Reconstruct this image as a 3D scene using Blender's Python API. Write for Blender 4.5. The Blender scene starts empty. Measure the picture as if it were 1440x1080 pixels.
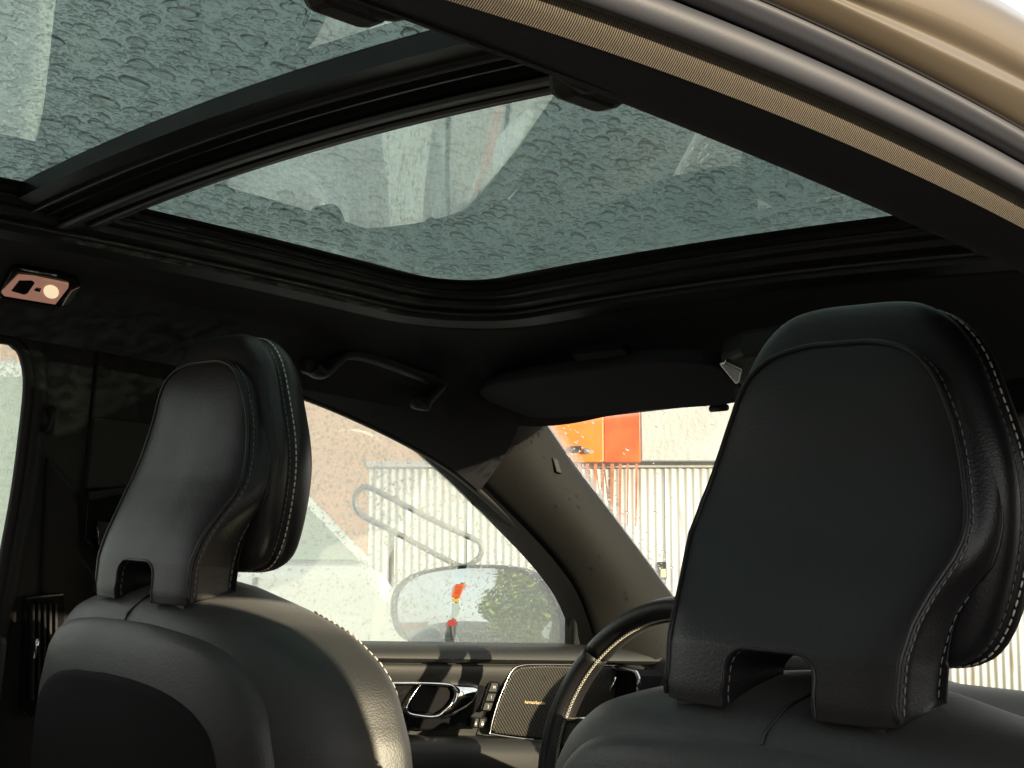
import bpy, bmesh, math, random
from mathutils import Vector, Matrix, noise
random.seed(7)
S = bpy.context.scene
COL = S.collection

# ------------------------------------------------------------------ camera
F_PX = 2278.3                      # focal length in pixels of a 1440 px wide picture
YAW, PITCH, ROLL = (math.radians(a) for a in (49.826, 7.361, 4.728))
CAMP = Vector((1.018, -0.7693, 0.059))          # in the car's own frame
GROUND = 1.2                                    # headrest foot stands this far above the ground
W_ = Vector((-math.sin(YAW)*math.cos(PITCH), math.cos(YAW)*math.cos(PITCH), math.sin(PITCH)))
R0 = Vector((math.cos(YAW), math.sin(YAW), 0)); U0 = R0.cross(W_)
R_ = math.cos(ROLL)*R0 + math.sin(ROLL)*U0
U_ = -math.sin(ROLL)*R0 + math.cos(ROLL)*U0
B0 = Matrix((R0, U0, W_)).transposed(); B1 = Matrix((R_, U_, W_)).transposed()
ROT = (B0 @ B1.transposed()).to_4x4()
# the car stands on a slight slope: car frame -> world
TC = Matrix.Translation((0, 0, GROUND)) @ Matrix.Translation(CAMP) @ ROT @ Matrix.Translation(-CAMP)
CAMW = CAMP + Vector((0, 0, GROUND))
cd = bpy.data.cameras.new('camera'); cam = bpy.data.objects.new('camera', cd); COL.objects.link(cam)
cam.matrix_world = Matrix.Translation(CAMW) @ Matrix((R0, U0, -W_)).transposed().to_4x4()
cd.sensor_width = 36; cd.lens = F_PX/1440*36; cd.clip_start = .02; cd.clip_end = 2000
S.camera = cam

# ------------------------------------------------------------------ light
SUN_AZ, SUN_EL = math.radians(18), math.radians(6.8)      # azimuth from +X towards +Y
sdir = Vector((math.cos(SUN_EL)*math.cos(SUN_AZ), math.cos(SUN_EL)*math.sin(SUN_AZ), math.sin(SUN_EL)))
wd = bpy.data.worlds.new('World'); S.world = wd; wd.use_nodes = True
nt = wd.node_tree; bgn = nt.nodes['Background']
sky = nt.nodes.new('ShaderNodeTexSky'); sky.sky_type = 'NISHITA'; sky.sun_disc = False
sky.sun_elevation = SUN_EL; sky.sun_rotation = math.atan2(sdir.x, sdir.y)
sky.air_density = 1.0; sky.dust_density = 2.0
# broken cloud over the whole sky
tcw = nt.nodes.new('ShaderNodeTexCoord'); cn = nt.nodes.new('ShaderNodeTexNoise'); cn.inputs['Scale'].default_value = 3.0; cn.inputs['Detail'].default_value = 7
cr = nt.nodes.new('ShaderNodeMapRange'); cr.inputs['From Min'].default_value = .34; cr.inputs['From Max'].default_value = .6; cr.inputs['To Min'].default_value = .55; cr.inputs['To Max'].default_value = .95
cm = nt.nodes.new('ShaderNodeMix'); cm.data_type = 'RGBA'; cm.inputs[7].default_value = (5.7, 5.65, 5.5, 1)
nt.links.new(tcw.outputs['Generated'], cn.inputs[0]); nt.links.new(cn.outputs[0], cr.inputs[0]); nt.links.new(cr.outputs[0], cm.inputs[0])
nt.links.new(sky.outputs[0], cm.inputs[6]); nt.links.new(cm.outputs[2], bgn.inputs[0]); bgn.inputs[1].default_value = .115
sl = bpy.data.lights.new('sun', 'SUN'); sl.energy = 5; sl.angle = math.radians(.5); sl.color = (1, .83, .58)
so = bpy.data.objects.new('sun', sl); COL.objects.link(so)
so.rotation_euler = sdir.to_track_quat('Z', 'Y').to_euler(); so.location = (6, 4, 6)
vs = S.view_settings; vs.view_transform = 'Standard'; vs.look = 'None'; vs.gamma = 1; vs.exposure = 1.2
vs.use_curve_mapping = False
S.render.engine = 'CYCLES'
S.cycles.max_bounces = 14; S.cycles.transparent_max_bounces = 24; S.cycles.transmission_bounces = 10; S.cycles.glossy_bounces = 6

# ------------------------------------------------------------------ pixel -> place helpers
def ray(x, y): return (x-720)/F_PX*R_ + (540-y)/F_PX*U_ + W_
def atX(x, y, X): d = ray(x, y); return CAMP + d*((X-CAMP.x)/d.x)
def atY(x, y, Y): d = ray(x, y); return CAMP + d*((Y-CAMP.y)/d.y)
def atP(x, y, p, n): d = ray(x, y); return CAMP + d*((Vector(p)-CAMP).dot(n)/d.dot(n))
def wray(x, y): return (x-720)/F_PX*R0 + (540-y)/F_PX*U0 + W_
def watD(x, y, D): return CAMW + wray(x, y)*D            # world point at depth D
def lerp(a, b, t): return a+(b-a)*t
def interp(x, xs, ys):
    if x <= xs[0]: return ys[0]
    for i in range(1, len(xs)):
        if x <= xs[i]: return lerp(ys[i-1], ys[i], (x-xs[i-1])/(xs[i]-xs[i-1]))
    return ys[-1]
def sm(t): t = max(0, min(1, t)); return t*t*(3-2*t)
def sgp(c, e): return math.copysign(abs(c)**e, c)

# ------------------------------------------------------------------ materials
def mat(name, col, rough=.5, metal=0, bump=None, var=0, spec=.5, sheen=0, coat=0, emit=None, vscale=6, stretch=None):
    m = bpy.data.materials.new(name); m.use_nodes = True; n = m.node_tree.nodes; l = m.node_tree.links
    b = n['Principled BSDF']
    b.inputs['Base Color'].default_value = (*col, 1); b.inputs['Roughness'].default_value = rough
    b.inputs['Metallic'].default_value = metal; b.inputs['Specular IOR Level'].default_value = spec
    b.inputs['Sheen Weight'].default_value = sheen; b.inputs['Coat Weight'].default_value = coat; b.inputs['Coat Roughness'].default_value = .08
    tc = n.new('ShaderNodeTexCoord')
    src = tc.outputs['Object']
    if stretch:
        mp = n.new('ShaderNodeMapping'); mp.inputs['Scale'].default_value = stretch
        l.new(src, mp.inputs[0]); src = mp.outputs[0]
    if var:
        t = n.new('ShaderNodeTexNoise'); t.inputs['Scale'].default_value = vscale; t.inputs['Detail'].default_value = 6
        r = n.new('ShaderNodeMapRange'); r.inputs['To Min'].default_value = 1-var; r.inputs['To Max'].default_value = 1+var
        r.inputs['From Min'].default_value = .3; r.inputs['From Max'].default_value = .7
        mx = n.new('ShaderNodeMix'); mx.data_type = 'RGBA'; mx.blend_type = 'MULTIPLY'; mx.inputs[0].default_value = 1
        mx.inputs[6].default_value = (*col, 1)
        l.new(src, t.inputs[0]); l.new(t.outputs[0], r.inputs[0]); l.new(r.outputs[0], mx.inputs[7]); l.new(mx.outputs[2], b.inputs['Base Color'])
        rr = n.new('ShaderNodeMapRange'); rr.inputs['To Min'].default_value = max(0, rough-var*.35); rr.inputs['To Max'].default_value = min(1, rough+var*.35)
        rr.inputs['From Min'].default_value = .3; rr.inputs['From Max'].default_value = .7
        l.new(t.outputs[0], rr.inputs[0]); l.new(rr.outputs[0], b.inputs['Roughness'])
    if bump:
        kind, sc, st, dist = bump
        bp = n.new('ShaderNodeBump'); bp.inputs['Strength'].default_value = st; bp.inputs['Distance'].default_value = dist
        if kind == 'voronoi':
            t = n.new('ShaderNodeTexVoronoi'); t.inputs['Scale'].default_value = sc; o = t.outputs['Distance']
        elif kind == 'noise':
            t = n.new('ShaderNodeTexNoise'); t.inputs['Scale'].default_value = sc; t.inputs['Detail'].default_value = 4; o = t.outputs[0]
        l.new(src, t.inputs[0]); l.new(o, bp.inputs['Height']); l.new(bp.outputs[0], b.inputs['Normal'])
        if 'leather' in name:
            t2 = n.new('ShaderNodeTexNoise'); t2.inputs['Scale'].default_value = 38; t2.inputs['Detail'].default_value = 5; l.new(src, t2.inputs[0])
            b2 = n.new('ShaderNodeBump'); b2.inputs['Strength'].default_value = .10; b2.inputs['Distance'].default_value = .003
            l.new(t2.outputs[0], b2.inputs['Height']); l.new(b2.outputs[0], bp.inputs['Normal'])
    if emit:
        b.inputs['Emission Color'].default_value = (*emit[0], 1); b.inputs['Emission Strength'].default_value = emit[1]
    return m

M = {}
M['leather'] = mat('black_leather', (.0150, .0132, .0146), .40, 0, ('voronoi', 620, .2, .0006), .16, .5, .05, vscale=14)
M['leather_seat'] = mat('seat_leather', (.0135, .0125, .0128), .47, 0, ('voronoi', 560, .2, .0007), .15, .8, .15, vscale=10)
M['leather_groove'] = mat('leather_piping', (.012, .012, .013), .45, 0, ('noise', 600, .2, .0004), .1)
M['thread_dark'] = mat('dark_thread', (.17, .17, .175), .6, var=.2, vscale=200)
M['thread_white'] = mat('pale_thread', (.72, .68, .58), .6, var=.2, vscale=200)
M['pocket'] = mat('matte_black_cloth', (.006, .006, .0065), .85, 0, ('noise', 500, .4, .0008), .15, .25)
M['headliner'] = mat('charcoal_headliner', (.036, .036, .042), .95, 0, ('noise', 700, .5, .0008), .15, .2)
M['plastic'] = mat('black_grained_plastic', (.022, .022, .021), .55, 0, ('voronoi', 600, .25, .0006), .12, .4)
M['plastic_grey'] = mat('grey_soft_plastic', (.02, .0198, .019), .5, 0, ('voronoi', 600, .2, .0006), .1, .45)
M['pillar'] = mat('charcoal_pillar_trim', (.0125, .0122, .0118), .6, 0, ('noise', 500, .3, .0006), .12, .35)
M['gloss_black'] = mat('gloss_black_plastic', (.008, .008, .009), .16, var=.15, vscale=3)
M['satin_black'] = mat('satin_black_rail', (.011, .011, .0125), .45, 0, None, .2, vscale=8)
M['satin_lit'] = mat('lit_satin_rail', (.06, .062, .065), .42, 0, None, .15, vscale=8)  # paler copy of the black rail, light on it put into the colour
M['rubber'] = mat('black_rubber', (.016, .016, .017), .5, 0, ('noise', 300, .2, .0005), .15)
M['seal'] = mat('grey_weatherstrip', (.042, .045, .057), .5, 0, ('noise', 900, .2, .0003), .08, .5)
M['chrome'] = mat('polished_chrome', (.82, .83, .85), .07, 1, None, .05)
M['chrome_satin'] = mat('satin_chrome', (.6, .6, .61), .25, 1, None, .05)
M['seat_plastic'] = M['plastic']
M['belt'] = mat('black_seat_belt', (.018, .018, .02), .7, 0, ('noise', 900, .5, .0006), .1)
M['mirror'] = mat('mirror_glass', (.9, .93, .92), .015, 1, None, .0)
M['white'] = mat('white_print', (.75, .75, .72), .5)
M['gold_print'] = mat('gold_print', (.85, .68, .38), .45)
M['lamp_pink'] = mat('lamp_plate_glow', (.55, .33, .27), .3, 0, ('noise', 300, .1, .0003), .05, emit=((1, .48, .34), .10))  # faint emission on the plate stands in for lamp light falling on it
M['lamp_lit'] = mat('lit_lamp_lens', (.9, .8, .5), .3, emit=((1, .80, .50), .38))
M['concrete'] = mat('pale_concrete', (.47, .48, .475), .85, 0, ('noise', 20, .5, .02), .12, vscale=2.5)
M['plaster'] = mat('tan_plaster', (.62, .385, .235), .9, 0, ('noise', 30, .4, .02), .07, vscale=1.5)
M['asphalt'] = mat('asphalt', (.06, .06, .058), .85, 0, ('noise', 60, .6, .02), .25, vscale=4)
M['orange'] = mat('orange_sign', (.82, .20, .005), .5, 0, None, .12, vscale=7)
M['red_orange'] = mat('faded_red_orange_sign', (.72, .10, .008), .5, 0, None, .35, vscale=5)
M['rust_run'] = mat('red_paint_run', (.42, .16, .09), .7, 0, None, .3, vscale=9)
M['yellow_board'] = mat('yellow_board', (.75, .5, .04), .5, 0, None, .1)
M['steel'] = mat('galvanised_steel', (.22, .22, .21), .5, .5, None, .25)
M['van_white'] = mat('white_vehicle_paint', (.50, .56, .58), .25, 0, None, .03, coat=.6)
M['van_glass'] = mat('dark_vehicle_glass', (.26, .34, .30), .06, 0, None, 0)
M['tyre'] = mat('tyre_rubber', (.02, .02, .02), .8, 0, ('noise', 80, .4, .01), .2)
M['red_lamp'] = mat('red_lens', (.5, .02, .015), .15)
M['leafA'] = mat('green_leaf', (.14, .24, .035), .5, 0, None, .4, vscale=3)
M['leafB'] = mat('yellow_green_leaf', (.24, .31, .055), .5, 0, None, .4, vscale=3)
M['bark'] = mat('bark', (.09, .065, .045), .9, 0, ('noise', 30, .6, .02), .3)

# bronze metallic paint with fine flake
def paint():
    m = mat('bronze_metallic_paint', (.13, .105, .075), .3, .6, None, .06, coat=.8, vscale=3)
    n = m.node_tree.nodes; l = m.node_tree.links; b = n['Principled BSDF']
    t = n.new('ShaderNodeTexVoronoi'); t.inputs['Scale'].default_value = 2600
    bp = n.new('ShaderNodeBump'); bp.inputs['Strength'].default_value = .08; bp.inputs['Distance'].default_value = .0006
    tc = n.new('ShaderNodeTexCoord'); l.new(tc.outputs['Object'], t.inputs[0]); l.new(t.outputs['Distance'], bp.inputs['Height'])
    l.new(bp.outputs[0], b.inputs['Normal'])
    return m
M['paint'] = paint()

# woven fabric (edge of the headliner): fine ribs across the strip
def weave(name, colA, colB, vec, sc, rough=.8, dist=.0008, metal=0):
    m = bpy.data.materials.new(name); m.use_nodes = True; n = m.node_tree.nodes; l = m.node_tree.links; b = n['Principled BSDF']
    tc = n.new('ShaderNodeTexCoord'); mp = n.new('ShaderNodeVectorMath'); mp.operation = 'DOT_PRODUCT'; mp.inputs[1].default_value = vec
    l.new(tc.outputs['Object'], mp.inputs[0])
    nz = n.new('ShaderNodeTexNoise'); nz.inputs['Scale'].default_value = 900; l.new(tc.outputs['Object'], nz.inputs[0])
    ad = n.new('ShaderNodeMath'); ad.operation = 'MULTIPLY_ADD'; ad.inputs[1].default_value = sc
    nm = n.new('ShaderNodeMath'); nm.operation = 'MULTIPLY'; nm.inputs[1].default_value = 1.5; l.new(nz.outputs[0], nm.inputs[0])
    l.new(mp.outputs['Value'], ad.inputs[0]); l.new(nm.outputs[0], ad.inputs[2])
    sn = n.new('ShaderNodeMath'); sn.operation = 'SINE'; l.new(ad.outputs[0], sn.inputs[0])
    r = n.new('ShaderNodeMapRange'); r.inputs['From Min'].default_value = -1; l.new(sn.outputs[0], r.inputs[0])
    mx = n.new('ShaderNodeMix'); mx.data_type = 'RGBA'; mx.inputs[6].default_value = (*colA, 1); mx.inputs[7].default_value = (*colB, 1)
    l.new(r.outputs[0], mx.inputs[0]); l.new(mx.outputs[2], b.inputs['Base Color'])
    bp = n.new('ShaderNodeBump'); bp.inputs['Strength'].default_value = .9; bp.inputs['Distance'].default_value = dist
    l.new(r.outputs[0], bp.inputs['Height']); l.new(bp.outputs[0], b.inputs['Normal'])
    b.inputs['Roughness'].default_value = rough; b.inputs['Metallic'].default_value = metal
    return m
M['woven'] = weave('woven_headliner_edge', (.035, .032, .029), (.17, .142, .105), (0, 1, .2), 2*math.pi/.0011)
M['grille'] = weave('woven_speaker_grille', (.02, .02, .02), (.11, .10, .085), (0, .75, .66), 2*math.pi/.0040, .35, .0012, .4)

def pane_mat(name, tint, fog=False, fogcol=(.93, .95, .93), refl=1.0):
    """thin pane: tinted see-through, mirror reflection by angle, condensation where the fog attribute says"""
    m = bpy.data.materials.new(name); m.use_nodes = True; n = m.node_tree.nodes; l = m.node_tree.links
    n.remove(n['Principled BSDF']); out = n['Material Output']
    tr = n.new('ShaderNodeBsdfTransparent'); tr.inputs[0].default_value = (*tint, 1)
    gl = n.new('ShaderNodeBsdfGlossy'); gl.inputs['Roughness'].default_value = .004; gl.inputs[0].default_value = (.95, 1, .98, 1)
    lw = n.new('ShaderNodeLayerWeight'); lw.inputs[0].default_value = .5
    pw = n.new('ShaderNodeMath'); pw.operation = 'POWER'; pw.inputs[1].default_value = 5; l.new(lw.outputs['Facing'], pw.inputs[0])
    ma = n.new('ShaderNodeMath'); ma.operation = 'MULTIPLY_ADD'; ma.inputs[1].default_value = .94*refl; ma.inputs[2].default_value = .05*refl
    ma.use_clamp = True
    l.new(pw.outputs[0], ma.inputs[0])
    mx = n.new('ShaderNodeMixShader'); l.new(ma.outputs[0], mx.inputs[0]); l.new(tr.outputs[0], mx.inputs[1]); l.new(gl.outputs[0], mx.inputs[2])
    last = mx
    if fog:
        at = n.new('ShaderNodeAttribute'); at.attribute_name = 'fog'
        nz = n.new('ShaderNodeTexNoise'); nz.inputs['Scale'].default_value = 260; nz.inputs['Detail'].default_value = 3
        tc = n.new('ShaderNodeTexCoord'); l.new(tc.outputs['Object'], nz.inputs[0])
        r = n.new('ShaderNodeMapRange'); r.inputs['From Min'].default_value = .35; r.inputs['From Max'].default_value = .65
        r.inputs['To Min'].default_value = .9; r.inputs['To Max'].default_value = 1.1
        l.new(nz.outputs[0], r.inputs[0])
        mu = n.new('ShaderNodeMath'); mu.operation = 'MULTIPLY'; l.new(at.outputs['Fac'], mu.inputs[0]); l.new(r.outputs[0], mu.inputs[1]); mu.use_clamp = True
        d1 = n.new('ShaderNodeBsdfTranslucent'); d1.inputs[0].default_value = (*fogcol, 1)
        d2 = n.new('ShaderNodeBsdfDiffuse'); d2.inputs[0].default_value = (*fogcol, 1)
        md = n.new('ShaderNodeMixShader'); md.inputs[0].default_value = .2; l.new(d1.outputs[0], md.inputs[1]); l.new(d2.outputs[0], md.inputs[2])
        m2 = n.new('ShaderNodeMixShader'); l.new(mu.outputs[0], m2.inputs[0]); l.new(mx.outputs[0], m2.inputs[1]); l.new(md.outputs[0], m2.inputs[2]); last = m2
    l.new(last.outputs[0], out.inputs[0])
    return m
M['roof_glass'] = pane_mat('tinted_roof_glass', (.49, .57, .545), refl=1.45)
M['side_glass'] = pane_mat('fogged_side_glass', (.86, .90, .88), True)
M['screen_glass'] = pane_mat('windscreen_glass', (.93, .95, .94), True, refl=.6)
def water():
    m = bpy.data.materials.new('rain_water'); m.use_nodes = True; n = m.node_tree.nodes; l = m.node_tree.links
    n.remove(n['Principled BSDF']); g = n.new('ShaderNodeBsdfGlass'); g.inputs['IOR'].default_value = 1.33; g.inputs['Roughness'].default_value = 0
    l.new(g.outputs[0], n['Material Output'].inputs[0]); return m
M['water'] = water()

# ------------------------------------------------------------------ mesh helpers
def mesh(name, V, Fc, m, parent=None, smooth=True, mods=(), auto=None):
    me = bpy.data.meshes.new(name); me.from_pydata([tuple(v) for v in V], [], Fc); me.update()
    if smooth:
        me.polygons.foreach_set('use_smooth', [True]*len(me.polygons))
    me.materials.append(M[m] if isinstance(m, str) else m)
    o = bpy.data.objects.new(name, me); COL.objects.link(o)
    if parent: o.parent = parent
    for t, kw in mods:
        md = o.modifiers.new(t, t)
        for k, v in kw.items(): setattr(md, k, v)
    return o
def fixn(o):
    bm = bmesh.new(); bm.from_mesh(o.data); bmesh.ops.recalc_face_normals(bm, faces=bm.faces); bm.to_mesh(o.data); bm.free(); return o
SUB1 = (('SUBSURF', dict(levels=1, render_levels=1)),)
SUB2 = (('SUBSURF', dict(levels=2, render_levels=2)),)
def bev(w, seg=2): return (('BEVEL', dict(width=w, segments=seg, limit_method='ANGLE', angle_limit=math.radians(40))),)
def loft(rings, closed=True, cap0=False, cap1=False):
    V = []; Fc = []; n = len(rings[0])
    for r in rings: V += list(r)
    for i in range(len(rings)-1):
        for j in range(n if closed else n-1):
            a = i*n+j; b = i*n+(j+1) % n
            Fc.append((a, b, b+n, a+n))
    if cap0: Fc.append(tuple(range(n-1, -1, -1)))
    if cap1: Fc.append(tuple(range((len(rings)-1)*n, len(rings)*n)))
    return V, Fc
def catmull(P, n, closed=False):
    P = [Vector(p) for p in P]; out = []; N = len(P)
    segs = N if closed else N-1
    for i in range(segs):
        if closed: p0, p1, p2, p3 = P[i-1], P[i], P[(i+1) % N], P[(i+2) % N]
        else: p0, p1, p2, p3 = P[max(i-1, 0)], P[i], P[i+1], P[min(i+2, N-1)]
        for k in range(n):
            t = k/n
            out.append(.5*((2*p1)+(p2-p0)*t+(2*p0-5*p1+4*p2-p3)*t*t+(3*p1-p0-3*p2+p3)*t**3))
    if not closed: out.append(P[-1])
    return out
def resample(P, step=None, n=None, closed=False):
    P = [Vector(p) for p in P]
    if closed: P = P+[P[0]]
    L = [0]
    for a, b in zip(P, P[1:]): L.append(L[-1]+(b-a).length)
    tot = L[-1]
    if n is None: n = max(2, int(tot/step)+1)
    out = []; j = 0; m = n if closed else n-1
    for i in range(n):
        s = tot*i/m
        while j < len(L)-2 and L[j+1] < s: j += 1
        d = L[j+1]-L[j]; out.append(P[j].lerp(P[j+1], (s-L[j])/d if d > 1e-9 else 0))
    return out
def tube(P, r, seg=8, closed=False, up=Vector((0, 0, 1)), rfun=None, sq=(1, 1)):
    P = [Vector(p) for p in P]; rings = []; N = len(P)
    for i, p in enumerate(P):
        t = (P[(i+1) % N]-P[i-1]) if closed else (P[min(i+1, N-1)]-P[max(i-1, 0)])
        t.normalize(); a = t.cross(up)
        if a.length < 1e-4: a = t.cross(Vector((1, .2, 0)))
        a.normalize(); b = a.cross(t)
        rr = rfun(i/(N-1)) if rfun else r
        rings.append([p+(a*math.cos(2*math.pi*k/seg)*sq[0]+b*math.sin(2*math.pi*k/seg)*sq[1])*rr for k in range(seg)])
    if closed: rings.append(rings[0])
    V, Fc = loft(rings, True, not closed, not closed)
    return V, Fc
class MB:
    def __init__(s): s.V = []; s.F = []
    def add(s, vf):
        o = len(s.V); s.V += [Vector(v) for v in vf[0]]; s.F += [tuple(i+o for i in f) for f in vf[1]]; return s
    def build(s, name, m, parent=None, smooth=True, mods=()): return mesh(name, s.V, s.F, m, parent, smooth, mods)
def stitches(P, length=.0036, gap=.0016, r=.00055, closed=False, nrm=None):
    pts = resample(P, step=(length+gap)/6, closed=closed); mb = MB(); per = 6; k = int(round(per*length/(length+gap)))
    for i in range(0, len(pts)-per, per):
        a, b = pts[i], pts[i+k]; t = (b-a)
        if t.length < 1e-6: continue
        mb.add(tube([a-t*.05, a.lerp(b, .2), a.lerp(b, .8), b+t*.05], r, 5, rfun=lambda q: r*(1 if .1 < q < .9 else .55)))
    return mb
def box(c, h):
    c = Vector(c); V = [c+Vector((x*h[0], y*h[1], z*h[2])) for x in (-1, 1) for y in (-1, 1) for z in (-1, 1)]
    return V, [(0, 1, 3, 2), (4, 6, 7, 5), (0, 4, 5, 1), (2, 3, 7, 6), (0, 2, 6, 4), (1, 5, 7, 3)]
def prism(P, d):
    """polygon points P extruded by vector d"""
    n = len(P); V = [Vector(p) for p in P]+[Vector(p)+Vector(d) for p in P]
    Fc = [tuple(range(n)), tuple(range(2*n-1, n-1, -1))]+[(i, i+n, (i+1) % n+n, (i+1) % n) for i in range(n)]
    return V, Fc
def rotated(vf, mtx): return [mtx @ Vector(v) for v in vf[0]], vf[1]
CAR = []
def tag(o, label=None, cat=None, group=None, kind=None):
    if label: o['label'] = label
    if cat: o['category'] = cat
    if group: o['group'] = group
    if kind: o['kind'] = kind
    return o
def thing(name, label, cat, group=None, loc=(0, 0, 0), car=True, kind=None):
    o = bpy.data.objects.new(name, None); COL.objects.link(o); o.empty_display_size = .05
    o.matrix_world = (TC if car else Matrix()) @ Matrix.Translation(loc)
    return tag(o, label, cat, group, kind)
def stuff(o): o['kind'] = 'stuff'; return o
def carthing(o, label, cat, group=None, kind=None):
    o.matrix_world = TC.copy(); return tag(o, label, cat, group, kind)
def text(body, size, m, parent, name, origin, xdir, ydir, off=.0004, ext=.0003):
    cu = bpy.data.curves.new('t', 'FONT'); cu.body = body; cu.size = size; cu.align_x = 'CENTER'; cu.align_y = 'CENTER'; cu.extrude = ext
    t = bpy.data.objects.new('t', cu); COL.objects.link(t)
    dg = bpy.context.evaluated_depsgraph_get(); me = bpy.data.meshes.new_from_object(t.evaluated_get(dg)); bpy.data.objects.remove(t)
    x = Vector(xdir).normalized(); y = Vector(ydir); z = x.cross(y).normalized(); y = z.cross(x)
    o3 = Vector(origin)+z*off
    for v in me.vertices: v.co = o3+x*v.co.x+y*v.co.y+z*v.co.z
    me.materials.clear(); me.materials.append(M[m])
    o = bpy.data.objects.new(name, me); COL.objects.link(o); o.parent = parent; return o

# ================================================================== OUTSIDE (world frame)
g = mesh('ground', [(-400, -400, 0), (400, -400, 0), (400, 400, 0), (-400, 400, 0)], [(0, 1, 2, 3)], 'asphalt', smooth=False)
tag(g, kind='structure')
RW = R0.copy(); FWD = Vector((-math.sin(YAW), math.cos(YAW), 0))      # level right / forward of the view

def frame_pt(x, y, D): return watD(x, y, D)
# ---- tan rendered building behind
D = 21
p0 = watD(150, 834, D); p1 = watD(1800, 834, D)
bd = thing('plastered_building', 'tall tan rendered building wall behind the corrugated metal shed', 'building', car=False, loc=(p0.x, p0.y, 0))
def local(o, pts): i = o.matrix_world.inverted(); return [i @ Vector(p) for p in pts]
bd.matrix_world = Matrix.Translation((p0.x, p0.y, 0)) @ Matrix.Rotation(math.atan2(RW.y, RW.x), 4, 'Z')
LW = (p1-p0).length
mb = MB().add(box((LW/2-4, 2.5, 2.35), (LW/2+4, 2.5, 2.35))); mb.build('wall', 'plaster', bd, False)
mb = MB().add(box((LW/2-4, 2.5, 4.85), (LW/2+4.2, 2.7, .148))); mb.build('parapet', 'concrete', bd, False)
# ---- corrugated shed
D = 14
def rust():
    m = bpy.data.materials.new('rusty_white_corrugated_paint'); m.use_nodes = True; n = m.node_tree.nodes; l = m.node_tree.links; b = n['Principled BSDF']
    tc = n.new('ShaderNodeTexCoord'); mp = n.new('ShaderNodeMapping'); mp.inputs['Scale'].default_value = (5, 5, .55); l.new(tc.outputs['Object'], mp.inputs[0])
    a = n.new('ShaderNodeTexNoise'); a.inputs['Scale'].default_value = 3; a.inputs['Detail'].default_value = 7; l.new(mp.outputs[0], a.inputs[0])
    r = n.new('ShaderNodeValToRGB'); r.color_ramp.elements[0].position = .24; r.color_ramp.elements[0].color = (.36, .2, .12, 1)
    r.color_ramp.elements[1].position = .40; r.color_ramp.elements[1].color = (.66, .66, .635, 1)
    l.new(a.outputs[0], r.inputs[0]); l.new(r.outputs[0], b.inputs['Base Color']); b.inputs['Roughness'].default_value = .65
    return m
M['corr'] = rust()
q0 = watD(517, 834, D); q1 = watD(1640, 834, D); topz = watD(640, 657, D).z
sh = thing('corrugated_shed', 'off-white corrugated metal shed with rust streaks in front of the tan wall', 'shed', car=False)
sh.matrix_world = Matrix.Translation((q0.x, q0.y, 0)) @ Matrix.Rotation(math.atan2(RW.y, RW.x), 4, 'Z')
LS = (q1-q0).length; pitch = .066
prof = []
k = 0; x = 0
while x < LS-pitch:
    prof += [(x+pitch*k/8, .0065-.0065*math.cos(2*math.pi*k/8)) for k in range(8)]; x += pitch
prof.append((x, 0)); XE = x
n_sheet = 8; per = len(prof)//n_sheet
for i in range(n_sheet):
    a = i*per; b = (i+1)*per if i < n_sheet-1 else len(prof)-1
    seg = prof[a:b+1]; yo = -.004*(i % 2)
    rings = [[Vector((X, Y+yo-.04, z)) for X, Y in seg] for z in (.02, topz*.5, topz)]
    V, Fc = loft(rings, closed=False)
    mesh('sheet', V, Fc, 'corr', sh, True, (('SOLIDIFY', dict(thickness=.003)),))
MB().add(box((XE/2, 1.3, topz/2), (XE/2-.02, 1.28, topz/2-.02))).build('frame', 'concrete', sh, False)
MB().add(box((XE/2, 1.25, topz+.03), (XE/2+.03, 1.33, .028))).build('roof', 'concrete', sh, False, bev(.01))
rr = random.Random(5)
for i in range(8):        # red paint runs below the orange boards
    px = 812+i*11.6; a = watD(px, 652, 13.94); b_ = watD(px, rr.choice((690, 740, 800, 830)), 13.94); w = .018+.016*rr.random()
    P = local(sh, [a, a+RW*w, b_+RW*w*.5, b_]); V, Fc = prism(P, (0, -.002, 0)); fixn(mesh('paint_run', V, Fc, 'rust_run', sh, False))
# ---- sign boards above the shed edge (orange, red-orange, concrete lintel)
yl = 588
def board(name, x0, x1, y0, y1, m, label, cat, th=.05, D=13.93, tilt=0):
    a = watD(x0, y1, D); b = watD(x1, y0, D); w = (b-a).dot(RW); h = b.z-a.z
    V, Fc = box((w/2, th/2, h/2), (w/2, th/2, h/2))
    o = mesh(name, V, Fc, m, None, False, bev(.008))
    o.matrix_world = Matrix.Translation(a) @ Matrix.Rotation(math.atan2(RW.y, RW.x), 4, 'Z') @ Matrix.Rotation(tilt, 4, 'Y')
    return tag(o, label, cat)
o = board('sign_board', 752, 848.5, 560, 650, 'orange', 'bright orange sign board with a dark scuff on top of the corrugated shed', 'sign')
scuff = board('scuff', 802, 818, 627, 636, 'rubber', None, None, .006, 13.915)
scuff.parent = o; scuff.matrix_parent_inverse = o.matrix_world.inverted()
scuff2 = board('scuff', 821, 830, 630, 638, 'steel', None, None, .006, 13.915); scuff2.parent = o; scuff2.matrix_parent_inverse = o.matrix_world.inverted()
board('sign_board', 849.5, 901, 560, 650, 'red_orange', 'faded red-orange sign board next to the bright orange one', 'sign')
board('concrete_lintel', 902, 1640, 520, 648, 'concrete', 'pale cracked concrete lintel beside the orange sign boards', 'lintel', .25)
board('junction_box', 925, 938, 790, 815, 'rubber', 'small dark box low on the corrugated shed wall', 'box', .12, 13.8)
o = board('warning_sticker', 929, 936, 800, 812, 'gold_print', 'yellow sticker beside the dark box on the shed', 'sticker', .006, 13.77)
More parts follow.
